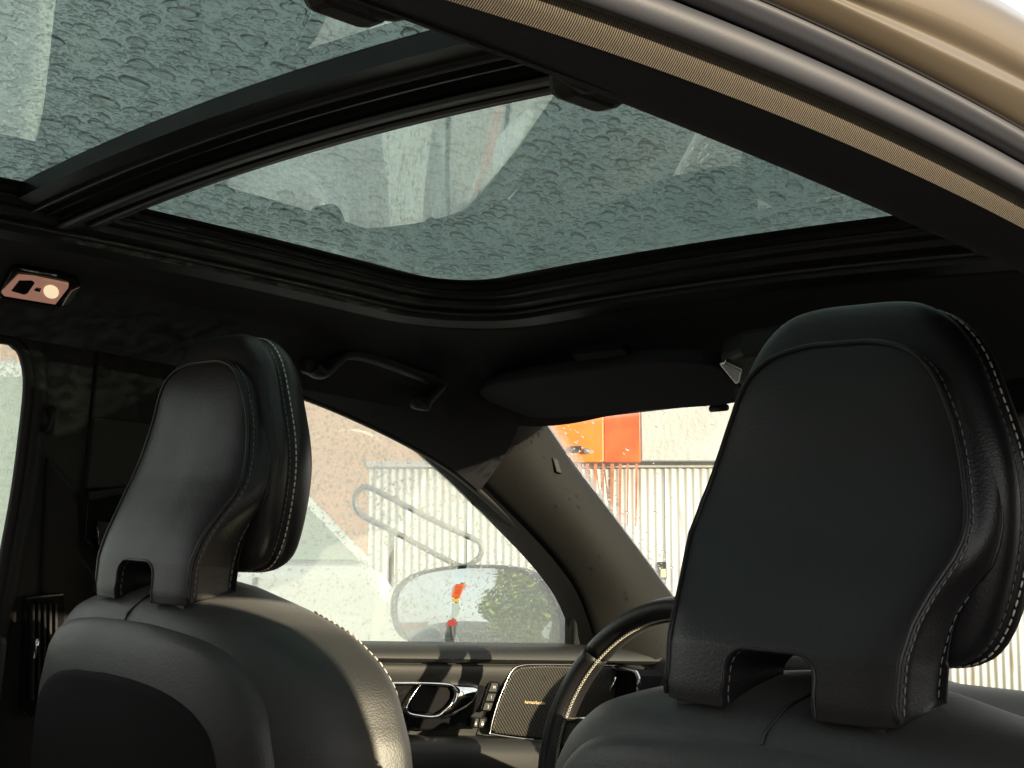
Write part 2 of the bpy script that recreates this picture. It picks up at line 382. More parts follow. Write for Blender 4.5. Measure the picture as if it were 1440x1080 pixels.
# ---- stair handrail loop
D = 11.5
loop = [(520, 686), (560, 706), (620, 737), (664, 757), (676, 766), (676, 780), (664, 792), (648, 796), (610, 778), (560, 751), (515, 728), (501, 715), (500, 698), (507, 688)]
hr = thing('handrail', 'long rounded steel handrail loop sloping down in front of the shed', 'handrail', car=False, loc=(watD(560, 834, D).x, watD(560, 834, D).y, 0))
P = local(hr, catmull([watD(x, y, D) for x, y in loop], 6, True))
V, Fc = tube(P, .021, 10, True, up=FWD); mesh('rail', V, Fc, 'steel', hr)
for x, y in ((551, 748), (640, 792)):
    t = watD(x, y, D); V, Fc = tube(local(hr, [t, Vector((t.x, t.y, 0))]), .018, 10, up=FWD); mesh('post', V, Fc, 'steel', hr)
# ---- white van parked alongside
def van():
    D = 5.2
    nose = watD(560, 834, D)
    root = thing('parked_van', 'white van with sloping windscreen parked alongside the car', 'van', car=False)
    root.matrix_world = Matrix.Translation((nose.x, nose.y, 0)) @ Matrix.Rotation(math.atan2(RW.y, RW.x)+.12, 4, 'Z')
    # x runs to the nose (0), y away from the viewer ; silhouette in x,z
    zb = 1.355
    sil = [(-.02+.28, .32), (.34, .55), (.34, .98), (.22, 1.12), (-.02, 1.24), (-.06, zb), (-.30, zb+.22), (-.42, zb+.33), (-.62, zb+.52), (-.85, zb+.62), (-3.9, zb+.66), (-4.0, zb+.5), (-4.05, .5), (-4.0, .32)]
    lower = [(p[0], p[1]) for p in sil if p[1] <= zb+.001]
    low = [(.26, .32), (.34, .55), (.34, .98), (.22, 1.14), (-.02, 1.28), (-.07, zb), (-4.03, zb), (-4.05, .5), (-4.0, .32)]
    V, Fc = prism([Vector((x, 0, z)) for x, z in low], (0, 1.75, 0)); fixn(mesh('body', V, Fc, 'van_white', root, False, bev(.05, 3)))
    up = [(-.075, zb+.001), (-.62, zb+.56), (-.9, zb+.66), (-3.85, zb+.68), (-4.0, zb+.001)]
    rings = []
    for yy, ins in ((.05, 0), (.14, .03), (1.61, .03), (1.70, 0)):
        s = .0 if ins == 0 else 1
        rings.append([Vector((x, lerp(yy, .9, .12*((z-zb)/.66)), z)) for x, z in up])
    V, Fc = loft(rings, True, True, True); fixn(mesh('cabin', V, Fc, 'van_white', root, False, bev(.03, 2)))
    # side glass, slightly proud
    gl = [(-.125, zb+.012), (-.63, zb+.525), (-.9, zb+.60), (-1.75, zb+.61), (-1.75, zb+.012)]
    P = [Vector((x, .05+.85*.12*((z-zb)/.66)-.006, z)) for x, z in gl]
    V, Fc = prism(P, (0, .01, 0)); w = fixn(mesh('window', V, Fc, 'van_glass', root, False))
    gl = [(-1.82, zb+.012), (-1.82, zb+.61), (-2.9, zb+.61), (-2.9, zb+.012)]
    P = [Vector((x, .05+.85*.12*((z-zb)/.66)-.006, z)) for x, z in gl]
    V, Fc = prism(P, (0, .01, 0)); fixn(mesh('window', V, Fc, 'van_glass', root, False))
    MB().add(box((-1.79, -.004, .95), (.004, .004, .36))).build('door_gap', 'rubber', root, False)
    MB().add(box((-.45, -.004, .95), (.004, .004, .36))).build('door_gap', 'rubber', root, False)
    MB().add(box((-1.6, -.025, 1.1), (.09, .02, .018))).build('door_handle', 'van_white', root, False, bev(.008))
    V, Fc = box((.30, .18, .92), (.05, .16, .1)); mesh('headlight', V, Fc, 'chrome_satin', root, False, bev(.03))
    for x in (-.45, -3.2):
        rg = []
        for yy, r in ((-.01, .2), (-.015, .3), (.02, .335), (.2, .335), (.22, .3)):
            rg.append([Vector((x+r*math.cos(a*math.pi/12), yy, .335+r*math.sin(a*math.pi/12))) for a in range(24)])
        V, Fc = loft(rg, True, True, True); w = fixn(mesh('wheel', V, Fc, 'tyre', root))
        rg = [[Vector((x+r*math.cos(a*math.pi/12), yy, .335+r*math.sin(a*math.pi/12))) for a in range(24)] for yy, r in ((-.018, .2), (-.022, .12), (-.03, .03))]
        V, Fc = loft(rg, True, True, True); h = fixn(mesh('rim', V, Fc, 'chrome_satin', w))
    return root
van()

# ---- hedge and parked red car seen in the door mirror (behind the car on its left)
def hedge(cx, cy, lx, ly, h, label, n=26000):
    root = thing('hedge', label, 'hedge', car=False, loc=(cx, cy, 0))
    rnd = random.Random(3); V = []; Fc = []
    for i in range(n):
        p = Vector((rnd.uniform(-1, 1), rnd.uniform(-1, 1), rnd.uniform(0, 1)))
        if max(abs(p.x), abs(p.y)) < .8 and p.z < .85 and rnd.random() < .8: continue
        bump = 1+.16*noise.noise(Vector((p.x*lx*1.3, p.y*ly*1.3, p.z*h*1.3+7)))
        c = Vector((p.x*lx*bump, p.y*ly*bump, .05+p.z*h*bump))
        a = Vector((rnd.gauss(0, 1), rnd.gauss(0, 1), rnd.gauss(0, 1))).normalized(); b = a.orthogonal().normalized(); s = rnd.uniform(.12, .24)
        k = len(V); V += [c-a*s, c+b*s*.45, c+a*s, c-b*s*.45]; Fc.append((k, k+1, k+2, k+3))
    half = len(Fc)//2
    o = mesh('foliage', V, Fc, 'leafA', root, False); o.data.materials.append(M['leafB'])
    o.data.polygons.foreach_set('material_index', [1 if (i*7919) % 5 < 2 else 0 for i in range(len(Fc))]); stuff(o)
    mb = MB()
    for i in range(7):
        x = lx*(-.85+.28*i); mb = MB().add(tube([(x, 0, 0), (x+.05, .03, h*.4), (x-.03, 0, h*.8)], .04, 7, rfun=lambda t: .045*(1-.6*t)))
        mb.build('trunk', 'bark', root)
    return root
hedge(-.1, -8.5, 1.75, 1.0, 5.0, 'tall leafy green hedge behind the car, mirrored in the wing mirror')

# low rendered wall with an orange band further back, also only seen in the door mirror
gw = thing('garden_wall', 'low pale wall with an orange band beside the hedge behind the car', 'wall', car=False, loc=(-6.6, -9.6, 0))
MB().add(box((0, 0, .75), (3.0, .12, .75))).build('wall', 'concrete', gw, False)
MB().add(box((0, .125, 1.2), (2.98, .012, .16))).build('band', 'orange', gw, False)
# roadside sign behind the car, seen in the cleared strip of the window by way of the door mirror
sg = thing('roadside_sign', 'tall roadside sign with red, yellow and white boards beside the hedge', 'sign', car=False, loc=(-2.27, -6.5, 0))
V, Fc = tube([(0, -.06, 0), (0, -.06, 3.5)], .035, 12, up=Vector((0, 1, 0))); mesh('post', V, Fc, 'steel', sg)
for z0, z1, m in ((2.55, 3.4, 'red_orange'), (2.28, 2.5, 'yellow_board'), (1.45, 2.2, 'van_white'), (.9, 1.35, 'red_lamp')):
    V, Fc = box((0, 0, (z0+z1)/2), (.085, .02, (z1-z0)/2)); mesh('board', V, Fc, m, sg, False, bev(.01))
# ================================================================== CAR SEATS
S0T = [(0, .089), (.003, .0893), (.023, .089), (.04, .0895), (.063, .092), (.08, .0965), (.1, .1035), (.112, .1058), (.125, .1045), (.155, .0965), (.178, .0895), (.2, .080), (.212, .0735), (.220, .065), (.2265, .0545), (.2305, .0435), (.2327, .032), (.234, .021)]
def g_back(z): return interp(z, [0, .04, .06, .077, .1, .12, .14, .163, .24], [0, .0005, .0065, .0145, .027, .0355, .040, .0425, .044])
def headrest(parent):
    zs = [0, .0025, .008, .016, .024, .029, .033, .0365, .038, .042, .05, .06, .07, .08, .09, .1, .11, .12, .13, .142, .155, .168, .18, .19, .2, .208, .215, .221, .226, .2295, .2325, .234]
    zt = [a for a, b in S0T]; wt = [b for a, b in S0T]
    RC = zs.index(.038); nO, nI = 9, 8
    def bx(z):
        if z <= .024: return .0362-.0008*z/.024
        if z <= .038: return .0354-.017*(1-math.sqrt(max(0, 1-((z-.024)/.0142)**2)))
        return lerp(.0199, .34*interp(z, zt, wt), sm((z-.038)/.03)) if z < .2 else .34*interp(z, zt, wt)
    V = []; idx = {}
    def cols(z):
        w = interp(z, zt, wt); b = bx(z); xs = []
        for i in range(nO+1):
            t = i/nO; t = 1-(1-t)**1.25 if z > .04 else .5-.5*math.cos(math.pi*t)*.999
            xs.append(-w+(w-b)*(t if z <= .04 else i/nO))
        for i in range(1, nI): xs.append(lerp(-b, b, i/nI))
        for i in range(nO+1): xs.append(b+(w-b)*((i/nO) if z > .04 else (.5-.5*math.cos(math.pi*i/nO)*.999)))
        return xs, w, b
    NC = 2*(nO+1)+nI-1
    def build_grid(front):
        V = []; idx = {}
        for r, z in enumerate(zs):
            xs, w, b = cols(z)
            for c, x in enumerate(xs):
                if r < RC and nO < c < nO+nI: continue
                e = abs(x)/interp(min(z, .185), zt, wt); ez = max(0, (z-.15)/(.2345-.15)); e = min(1, (e**5+ez**5)**.2)
                if not front:
                    y = g_back(z)+.0045*e**8-.003*(1-e*e)
                    if z < .004: y += .0015
                else: y = yF(z)-.001
                z_ = z+.3*max(0, y)*max(0, 1-z/.03)
                idx[r, c] = len(V); V.append(Vector((x, y, z_)))
        Fc = []
        for r in range(len(zs)-1):
            for c in range(NC-1):
                q = [(r, c), (r, c+1), (r+1, c+1), (r+1, c)]
                if all(k in idx for k in q) and not (r < RC and nO <= c < nO+nI):
                    Fc.append(tuple(idx[k] for k in q))
        return V, Fc, idx
    def yF(z): return interp(z, [0, .06, .12, .24], [.056, .057, .064, .0715])
    V, Fc, idx = build_grid(False)
    n = len(zs)-1; c1, c2 = nO, nO+nI
    loop = [(r, 0) for r in range(n+1)]+[(n, c) for c in range(1, NC)]+[(r, NC-1) for r in range(n-1, -1, -1)]
    loop += [(0, c) for c in range(NC-2, c2-1, -1)]+[(r, c2) for r in range(1, RC+1)]+[(RC, c) for c in range(c2-1, c1-1, -1)]+[(r, c1) for r in range(RC-1, -1, -1)]+[(0, c) for c in range(c1-1, 0, -1)]
    B = [idx[k] for k in loop]; BP = [V[i] for i in B]; N = len(B)
    def iscut(k): return (c1 <= k[1] <= c2) and k[0] <= RC
    nrm = []
    for i in range(N):
        t = BP[(i+1) % N]-BP[i-1]; v = Vector((-t.z, 0, t.x)); nrm.append(v.normalized() if v.length else Vector((0, 0, 1)))
    def off(i):
        k = loop[i]; z = BP[i].z
        if iscut(k) or k[0] == 0: return 0.0
        return interp(z, [0, .04, .07, .1, .15, .24], [-.006, -.006, -.002, .008, .0135, .0145])
    prev = B; rings = [BP]
    prof = [(.02, .0011), (.06, .0006), (.10, -.0026), (.14, .0002), (.19, .0012), (.3, .0020), (.5, .0026), (.72, .002), (.88, .001), (.97, -.0015), (1.0, -.006)]
    nV = list(V)
    ABS = {.02: .0010, .06: .0027, .10: .0042, .14: .0062, .19: .0090}
    for t, bo in prof:
        ring = []; tt = max(0, (t-.19)/.81)
        for i in range(N):
            p = BP[i]; f = 0 if (iscut(loop[i]) or loop[i][0] == 0) else 1
            q = p+nrm[i]*(off(i)*tt**.7+bo*f); q.y = p.y+ABS[t] if t in ABS else lerp(p.y+.009, yF(p.z), tt); zo_ = zs[loop[i][0]]; q.z += .3*(q.y-max(0, p.y))*max(0, 1-zo_/.03); ring.append(q)
        st = len(nV); nV += ring
        cur = list(range(st, st+N))
        for i in range(N): Fc.append((prev[i], prev[(i+1) % N], cur[(i+1) % N], cur[i]))
        prev = cur; rings.append(ring)
    V2, F2, idx2 = build_grid(True); st = len(nV); nV += V2
    Fc += [tuple(st+i for i in reversed(f)) for f in F2]
    B2 = [st+idx2[k] for k in loop]
    for i in range(N): Fc.append((prev[i], prev[(i+1) % N], B2[(i+1) % N], B2[i]))
    core = fixn(mesh('headrest', nV, Fc, 'leather', parent, True, SUB1))
    # piping and stitching on the rear seam
    i_side = [i for i in range(N) if not (loop[i][0] == 0)]
    up = [i for i in range(N) if not iscut(loop[i]) and loop[i][0] >= 1]           # left side, top, right side
    cut = [i for i in range(N) if iscut(loop[i])]
    mb = MB()
    mb.add(tube([BP[i]+Vector((0, -.0002, 0))+nrm[i]*.0005 for i in up], .0019, 8))
    mb.add(tube([BP[i]+Vector((0, .0002, 0)) for i in cut], .0013, 8))
    mb.add(tube([rings[-2][i]+nrm[i]*.0006 for i in up if BP[i].z > .085], .0013, 8))
    mb.build('piping', 'leather', core)
    sp = [rings[4][i]+nrm[i]*.0006 for i in up]
    st = stuff(stitches(sp, .0042, .0019, .0006).build('stitching', 'thread_dark', core))
    stuff(stitches([rings[4][i] for i in cut], .0038, .0024, .00055).build('stitching', 'thread_dark', core))
    sp = [rings[9][i]+nrm[i]*.0008 for i in up if BP[i].z < .085]
    half = len(sp)//2
    for seg in (sp[:half], sp[half:]): stuff(stitches(seg, .0042, .0022, .0005).build('stitching', 'thread_dark', core))
    # dark feet under the two legs
    for s in (-1, 1):
        P = [Vector((s*x, y, .3*y-.005)) for x, y in ((.0395, .007), (.081, .007), (.077, .050), (.0405, .050))]
        V, Fc = prism(P, (0, 0, .0075)); fixn(mesh('foot', V, Fc, 'rubber', core, False))
    # front cushion
    half = [(0, .2615), (.03, .261), (.051, .2572), (.069, .246), (.084, .2275), (.0965, .2), (.109, .168), (.1155, .137), (.1145, .104), (.106, .070), (.0935, .048), (.075, .0385), (.04, .036), (0, .0355)]
    full = [Vector((x, 0, z)) for x, z in half]+[Vector((-x, 0, z)) for x, z in half[-2:0:-1]]
    O = resample(catmull(full, 8, True), n=112, closed=True); NO = len(O); cen = Vector((0, 0, .15))
    on = []
    for i in range(NO):
        t = O[(i+1) % NO]-O[i-1]; v = Vector((t.z, 0, -t.x)).normalized(); on.append(-v if v.dot(O[i]-cen) < 0 else v)
    def cring(y, ins, sc=0):
        r = []
        for i in range(NO):
            p = O[i]-on[i]*ins; p = p.lerp(cen, sc); lean = .012*sm((O[i].z-.12)/.14) - .006*sm((.12-O[i].z)/.08)
            r.append(Vector((p.x, y+.005-lean*.35, p.z)))
        return r
    specs = [(.050, .03, 0), (.0545, .0095, 0), (.0570, .0035, 0), (.0605, .0002, 0), (.066, -.0018, 0), (.072, -.0012, 0), (.0765, .0010, 0), (.0790, .0045, 0), (.0805, .0046, 0), (.0822, .0012, 0), (.085, -.0006, 0), (.089, -.0010, 0), (.095, .0006, 0), (.102, .0045, 0), (.108, .0098, .0), (.114, .012, .06), (.119, .012, .16), (.123, .012, .32), (.126, .012, .55), (.128, .01, .8)]
    rings = [cring(*s) for s in specs]
    V, Fc = loft(rings, True, True, True); cu = fixn(mesh('front_cushion', V, Fc, 'leather', core, True))
    ra = cring(.0782, .0012); rb = cring(.0838, -.0006)
    stuff(stitches(ra, .004, .002, .0005, True).build('stitching', 'thread_dark', core))
    stuff(stitches(rb, .004, .002, .00068, True).build('stitching', 'thread_white', core))
    return core

ZT = [-.62, -.55, -.35, -.2, -.1, -.056, -.035, -.011, .005, .015, .022, .026, .0275]
HW = [.25, .27, .29, .288, .275, .257, .240, .204, .15, .1, .07, .035, .012]
DD = [.11, .12, .122, .12, .115, .11, .106, .096, .079, .056, .036, .02, .008]
def yc_(z): return .088-.12*z
NE = 2.5
def hw_(z): return interp(z, ZT, HW)
def dd_(z): return interp(z, ZT, DD)
def wing(x, z): h = hw_(z); return .016*min(1, abs(x)/h)**3*sm((-z+.01)/.07)
def yback(x, z):
    h = hw_(z); e = min(.999, abs(x)/h); return yc_(z)-dd_(z)*(1-e**NE)**(1/NE)+wing(x, z)
def patch(bd, cz, h0, h1, rim=.05):
    """cushioned patch on the back of the backrest bounded by the half outline bd"""
    half = [Vector((x, z, 0)) for x, z in bd]
    full = half+[Vector((-p.x, p.y, 0)) for p in reversed(half[1:])]
    lp = resample(catmull(full, 6), n=140); rings = []; lp = lp
    for t in (0, .004, .012, .025, .045, .08, .14, .22, .32, .44, .58, .72, .86, .97):
        hh = h0+(h1-h0)*(1-(1-min(1, t/rim))**2)**.5
        r = []
        for p in lp:
            q = p.lerp(Vector((0, cz, 0)), t); r.append(Vector((q.x, yback(q.x, q.y)-hh, q.y)))
        rings.append(r)
    V, Fc = loft(rings, True, False, True); return V, Fc, rings
def backrest(parent):
    zs = []; n = 44
    for i in range(n+1): t = i/n; zs.append(.0275-.6475*t**2.2)
    rings = []
    for z in zs:
        h, d, yc = hw_(z), dd_(z), yc_(z); r = []
        for k in range(96):
            a = 2*math.pi*k/96; x = h*sgp(math.cos(a), 2/NE); y = yc+d*(.5 if math.sin(a) > 0 else 1)*sgp(math.sin(a), 2/NE)+wing(x, z); r.append(Vector((x, y, z)))
        rings.append(r)
    V, Fc = loft(rings, True, True, True); b = fixn(mesh('backrest', V, Fc, 'leather_seat', parent, True, SUB1))
    bd = [(0, -.017), (.05, -.0175), (.1, -.0215), (.14, -.0275), (.175, -.04), (.198, -.06), (.218, -.1), (.232, -.2), (.232, -.45), (.19, -.5), (0, -.5)]
    V, Fc, rg = patch(bd, -.25, -.004, .0065); fixn(mesh('back_panel', V, Fc, 'leather_seat', b, True))
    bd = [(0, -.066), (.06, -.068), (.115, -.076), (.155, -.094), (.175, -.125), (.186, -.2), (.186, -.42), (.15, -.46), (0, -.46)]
    V, Fc, rg = patch(bd, -.26, .002, .0105, .03); fixn(mesh('lower_back_panel', V, Fc, 'pocket', b, True))  # raised matte black panel over the lower part of the back
    P = [Vector((.004+.012*((z+.017)/.04)**2, yback(.01, z)-.0003, z)) for z in [-.018+.001*i for i in range(42)]]
    V, Fc = tube(P, .0011, 6); mesh('seam', V, Fc, 'leather_groove', b)
    for s in (-1, 1):
        for da in (26, 33):
            P = []
            for i in range(60):
                z = .004-.34*(i/59)**1.3; h, d, yc = hw_(z), dd_(z), yc_(z); a = math.radians(da)
                x = s*h*math.cos(a)**(2/NE); P.append(Vector((x*1.002, yc+.5*d*math.sin(a)**(2/NE)+wing(x, z)+.0006, z+.0005)))
            stuff(stitches(P, .005, .0025, .0009).build('stitching', 'thread_white', b))
    return b
def seat(loc, label):
    root = thing('front_seat', label, 'seat', 'front seats of the car', loc)
    headrest(root); backrest(root)
    V, Fc = box((0, .36, -.60), (.25, .27, .075)); mesh('seat_cushion', V, Fc, 'leather_seat', root, True, bev(.05, 4))
    V, Fc = box((0, .33, -.82), (.20, .22, .14)); mesh('seat_base', V, Fc, 'plastic', root, False, bev(.02))
    return root
def copy_tree(o, parent=None):
    c = o.copy(); COL.objects.link(c); c.parent = parent
    for ch in o.children: copy_tree(ch, c)
    return c
PAX = seat((.37, 0, 0), 'black leather passenger seat with faintly stitched headrest, in front of the open rear door')
DRV = copy_tree(PAX); DRV.matrix_world = TC @ Matrix.Translation((-.37, -.037, .0237))
DRV['label'] = 'black leather driver seat behind the steering wheel, sunlight on its inner bolster'

# ================================================================== ROOF
def zr(x, y): return .415-.105*x*x-.05*(y-.05)**2
def rrect(x0, x1, y0, y1, r, off=0, nc=14, ne=30, bow=0):
    """rounded rectangle loop with equal counts whatever the offset; starts at front-left corner"""
    x0 -= off; x1 += off; y0 -= off; y1 += off; r = max(.005, r+off); P = []
    cs = [(x0+r, y1-r, 180), (x1-r, y1-r, 90), (x1-r, y0+r, 0), (x0+r, y0+r, -90)]
    for k, (cx, cy, a0) in enumerate(cs):
        for i in range(nc):
            a = math.radians(a0-90*i/(nc-1)); P.append([cx+r*math.cos(a), cy+r*math.sin(a)])
        nx, ny, na = cs[(k+1) % 4]; e = math.radians(a0-90)
        ax, ay = cx+r*math.cos(e), cy+r*math.sin(e); bx_, by_ = nx+r*math.cos(math.radians(na)), ny+r*math.sin(math.radians(na))
        for i in range(1, ne): t = i/ne; P.append([lerp(ax, bx_, t), lerp(ay, by_, t)])
    if bow:
        for p in P:
            if p[1] > (y0+y1)/2: p[1] += bow*(1-(2*(p[0]-(x0+x1)/2)/(x1-x0))**2)*sm((p[1]-(y0+y1)/2)/((y1-y0)/2))
    return P
GX, GY0, GY1, GR = .405, -1.15, .345, .085
def ring(off, dz, **k): return [Vector((x, y, zr(x, y)+dz)) for x, y in rrect(-GX, GX, GY0, GY1, GR, off, bow=.02)]
SR = thing('panoramic_sunroof', 'wet tinted panoramic glass sunroof with black frame and crossbar overhead', 'sunroof')
steps = [(-.02, -.002), (0, -.002), (.001, -.016), (.010, -.018), (.011, -.024), (.022, -.026), (.0235, -.022), (.027, -.022), (.028, -.036), (.044, -.040), (.0455, -.037), (.052, -.037)]
V, Fc = loft([ring(*s) for s in steps]); mesh('frame', V, Fc, 'satin_black', SR, True, (('EDGE_SPLIT', dict(split_angle=math.radians(35))),))
V, Fc = tube(ring(.0015, -.010), .0028, 7, True); mesh('seal', V, Fc, 'rubber', SR)
V, Fc = tube(ring(.0245, -.029), .0022, 7, True); mesh('seal', V, Fc, 'satin_lit', SR)  # rubber lip in the paler rail tone, standing in for a glossy line
def glass_panel(name, y0, y1, m, parent, nx=40, ny=40):
    V = []; Fc = []
    for k in (0, 1):
        for j in range(ny+1):
            for i in range(nx+1):
                x = lerp(-.45, .45, i/nx); y = lerp(y0, y1, j/ny); V.append(Vector((x, y, zr(x, y)+k*.004)))
    n1 = (nx+1)*(ny+1)
    for k in (0, 1):
        for j in range(ny):
            for i in range(nx):
                a = k*n1+j*(nx+1)+i; f = (a, a+1, a+nx+2, a+nx+1); Fc.append(f if k else f[::-1])
    edge = [i for i in range(nx+1)]+[j*(nx+1)+nx for j in range(1, ny+1)]+[ny*(nx+1)+i for i in range(nx-1, -1, -1)]+[j*(nx+1) for j in range(ny-1, 0, -1)]
    for i in range(len(edge)): a, b = edge[i], edge[(i+1) % len(edge)]; Fc.append((a, b, b+n1, a+n1))
    return mesh(name, V, Fc, m, parent, True, (('EDGE_SPLIT', dict(split_angle=math.radians(60))),))
gF = glass_panel('front_glass', -.118, .40, 'roof_glass', SR)
gR = glass_panel('rear_glass', -1.2, -.176, 'roof_glass', SR)
# crossbar: stepped profile swept across
CB = [(-.183, .003), (-.183, -.012), (-.165, -.014), (-.164, -.017), (-.1605, -.017), (-.16, -.013), (-.150, -.013), (-.1495, -.019), (-.147, -.019), (-.1465, -.013), (-.136, -.012), (-.1355, -.020), (-.118, -.0235), (-.1175, -.012), (-.108, -.011), (-.1075, -.019), (-.093, -.0185), (-.0925, .003)]
xs = [lerp(-.455, .455, i/50) for i in range(51)]
rings = [[Vector((x, y+.012*(x/.4)**2*0, zr(x, y)+dz-.0015)) for y, dz in CB] for x in xs]
V, Fc = loft(rings, True, True, True); cb = fixn(mesh('crossbar', V, Fc, 'satin_black', SR, False))
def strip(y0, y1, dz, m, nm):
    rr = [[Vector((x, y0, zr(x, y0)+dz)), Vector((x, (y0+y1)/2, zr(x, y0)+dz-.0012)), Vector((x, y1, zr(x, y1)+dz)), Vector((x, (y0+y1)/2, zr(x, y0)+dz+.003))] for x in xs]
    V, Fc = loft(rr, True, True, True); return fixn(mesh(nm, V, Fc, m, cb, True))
strip(-.1345, -.1185, -.0255, 'satin_lit', 'lit_band'); strip(-.1065, -.0935, -.0215, 'satin_lit', 'lit_band'); strip(-.1645, -.1605, -.0195, 'satin_lit', 'lit_band')  # grey strips paint the light caught by the crossbar's raised bands

def drops(n, sampler, rlo, rhi, name, parent, flat=.33, seg=10, seed=1, cell=.012, elong=0, power=2.2, close=.93):
    """real rain drops: closed lens shaped blobs sitting on a pane. sampler(a,b)->(point, normal, tangent) or None"""
    rnd = random.Random(seed); grid = {}; V = []; Fc = []; cnt = 0
    for _ in range(n):
        s = sampler(rnd)
        if s is None: continue
        p, nn, tt = s; r = rlo+(rhi-rlo)*rnd.random()**power
        key = (int(p.x/cell), int(p.y/cell), int(p.z/cell)); bad = False
        for dx in (-1, 0, 1):
            for dy in (-1, 0, 1):
                for dz in (-1, 0, 1):
                    for q, rq in grid.get((key[0]+dx, key[1]+dy, key[2]+dz), ()):
                        if (q-p).length < (r+rq)*close: bad = True
        if bad: continue
        grid.setdefault(key, []).append((p, r)); b = nn.cross(tt); st = len(V)
        ph = [rnd.uniform(0, 6.28) for _ in range(3)]; am = [rnd.uniform(0, .22), rnd.uniform(0, .12), rnd.uniform(0, .08)]; el = 1+elong*rnd.random()
        h = r*flat*rnd.uniform(.7, 1.25)
        for rr, hh in ((1, 0), (.93, .38), (.7, .75), (.36, .96)):
            for k in range(seg):
                a = 2*math.pi*k/seg; w = 1+am[0]*math.cos(2*a+ph[0])+am[1]*math.cos(3*a+ph[1])+am[2]*math.cos(4*a+ph[2])
                V.append(p+(tt*math.cos(a)*el+b*math.sin(a))*(r*rr*w)+nn*(h*hh))
        V.append(p+nn*h)
        for i in range(3):
            for k in range(seg): a = st+i*seg+k; c = st+i*seg+(k+1) % seg; Fc.append((a, c, c+seg, a+seg))
        for k in range(seg): Fc.append((st+3*seg+k, st+3*seg+(k+1) % seg, st+4*seg))
        Fc.append(tuple(st+k for k in range(seg-1, -1, -1))); cnt += 1
    o = mesh(name, V, Fc, 'water', parent, True); 
    me = o.data; fl = [len(p.vertices) != seg for p in me.polygons]; me.polygons.foreach_set('use_smooth', fl)
    return stuff(o)
def roof_s(y0, y1):
    def f(rnd):
        x = rnd.uniform(-.44, .42); y = rnd.uniform(y0, y1)
        if noise.noise(Vector((x*14, y*14, 2)))+.5*noise.noise(Vector((x*40, y*40, 5))) > .14 and rnd.random() < .55: return None
        n = Vector((.2*x, .1*(y-.05), 1)).normalized(); t = n.cross(Vector((math.cos(.6), math.sin(.6), 0))).normalized()
        return Vector((x, y, zr(x, y)+.0042)), n, t
    return f
drops(60000, roof_s(-.13, .37), .0008, .0085, 'raindrops', SR, .36, 10, 1, .019, 1.0, 3.6, .93)
drops(60000, roof_s(-.72, -.15), .0009, .0095, 'raindrops', SR, .36, 10, 2, .021, 1.0, 3.6, .93)

# ---- headliner
def zside(x, y): return 0
inner = [Vector((x, y, zr(x, y)-.037)) for x, y in rrect(-GX, GX, GY0, GY1, GR, .050, bow=.02)]
outer2 = rrect(-.60, .575, -1.45, .665, .06, 0, bow=.055)
def zo(x, y):
    left, right, front = .282, .253, .300
    s = lerp(left, right, sm((x+.58)/1.16)); s -= .012*max(0, y)-0
    if y > .45: s = lerp(s, front+.002+.02*(1-(x/.6)**2), sm((y-.45)/.2)*(1-abs(x/.62)**6))
    return s
outer = [Vector((x, y, zo(x, y))) for x, y in outer2]
rings = []
for i in range(15):
    t = i/14; rings.append([Vector((lerp(a.x, b.x, t), lerp(a.y, b.y, t), lerp(a.z, b.z, t**2.1))) for a, b in zip(inner, outer)])
rings.insert(0, [Vector((p.x, p.y, p.z+.006)) for p in inner])
V, Fc = loft(rings)
hl = mesh('headliner', V, Fc, 'headliner', None, True)
carthing(hl, 'dark charcoal fabric headliner around the sunroof', 'headliner', kind='structure')
# ---- roof skin above the headliner (outer sheet)
inner = [Vector((x, y, zr(x, y)+.001)) for x, y in rrect(-GX, GX, GY0, GY1, GR, .02, bow=.02)]
outer = [Vector((x, y, (.31 if x > .3 else .30)+(.034*(1-(x/.62)**2) if y > .3 else 0)-.02*max(0, y)**2)) for x, y in rrect(-.66, .615, -1.5, .675, .05, 0, bow=.055)]
rings = []
for i in range(11):
    t = i/10; rings.append([Vector((lerp(a.x, b.x, t), lerp(a.y, b.y, t), lerp(a.z, b.z, t**2)+.012*math.sin(math.pi*t))) for a, b in zip(inner, outer)])
V, Fc = loft(rings)
carthing(mesh('roof_panel', V, Fc, 'paint', None, True), 'bronze metallic roof panel of the car around the glass roof', 'roof panel')

# ---- right roof rail above the open rear door: trim lip, woven strip, two weatherstrips, painted frame
def zfit(px, X):
    pts = [atX(x, y, X) for x, y in px]; n = len(pts)
    # quadratic least squares z(Y)
    import numpy as np
    A = np.array([[1, p.y, p.y**2] for p in pts]); b = np.array([p.z for p in pts]); c = np.linalg.lstsq(A, b, rcond=None)[0]
    y0, y1 = min(p.y for p in pts), max(p.y for p in pts)
    def f(y):
        q = max(y0, min(y1, y)); return c[0]+c[1]*q+c[2]*q*q+(c[1]+2*c[2]*q)*(y-q)
    return f
Lip = zfit([(520, 0), (640, 52), (720, 88), (880, 143), (960, 172), (1160, 252), (1300, 320)], .572)
Lit = zfit([(640, 0), (800, 62), (960, 112), (1160, 190), (1227, 215), (1427, 317)], .6115)
Top = zfit([(670, -20), (880, 50), (960, 74), (1120, 132), (1260, 195), (1440, 289)], .618)
TubT = zfit([(870, -20), (960, 17), (1120, 80), (1260, 152), (1440, 242)], .629)
OutT = zfit([(1043, 0), (1193, 68), (1327, 132), (1440, 197)], .637)
Pnt1 = zfit([(1160, 0), (1300, 66), (1440, 133)], .648)
Pnt2 = zfit([(1250, 0), (1350, 40), (1440, 86)], .652)
Pnt3 = zfit([(1395, 0), (1418, 12), (1440, 25)], .650)
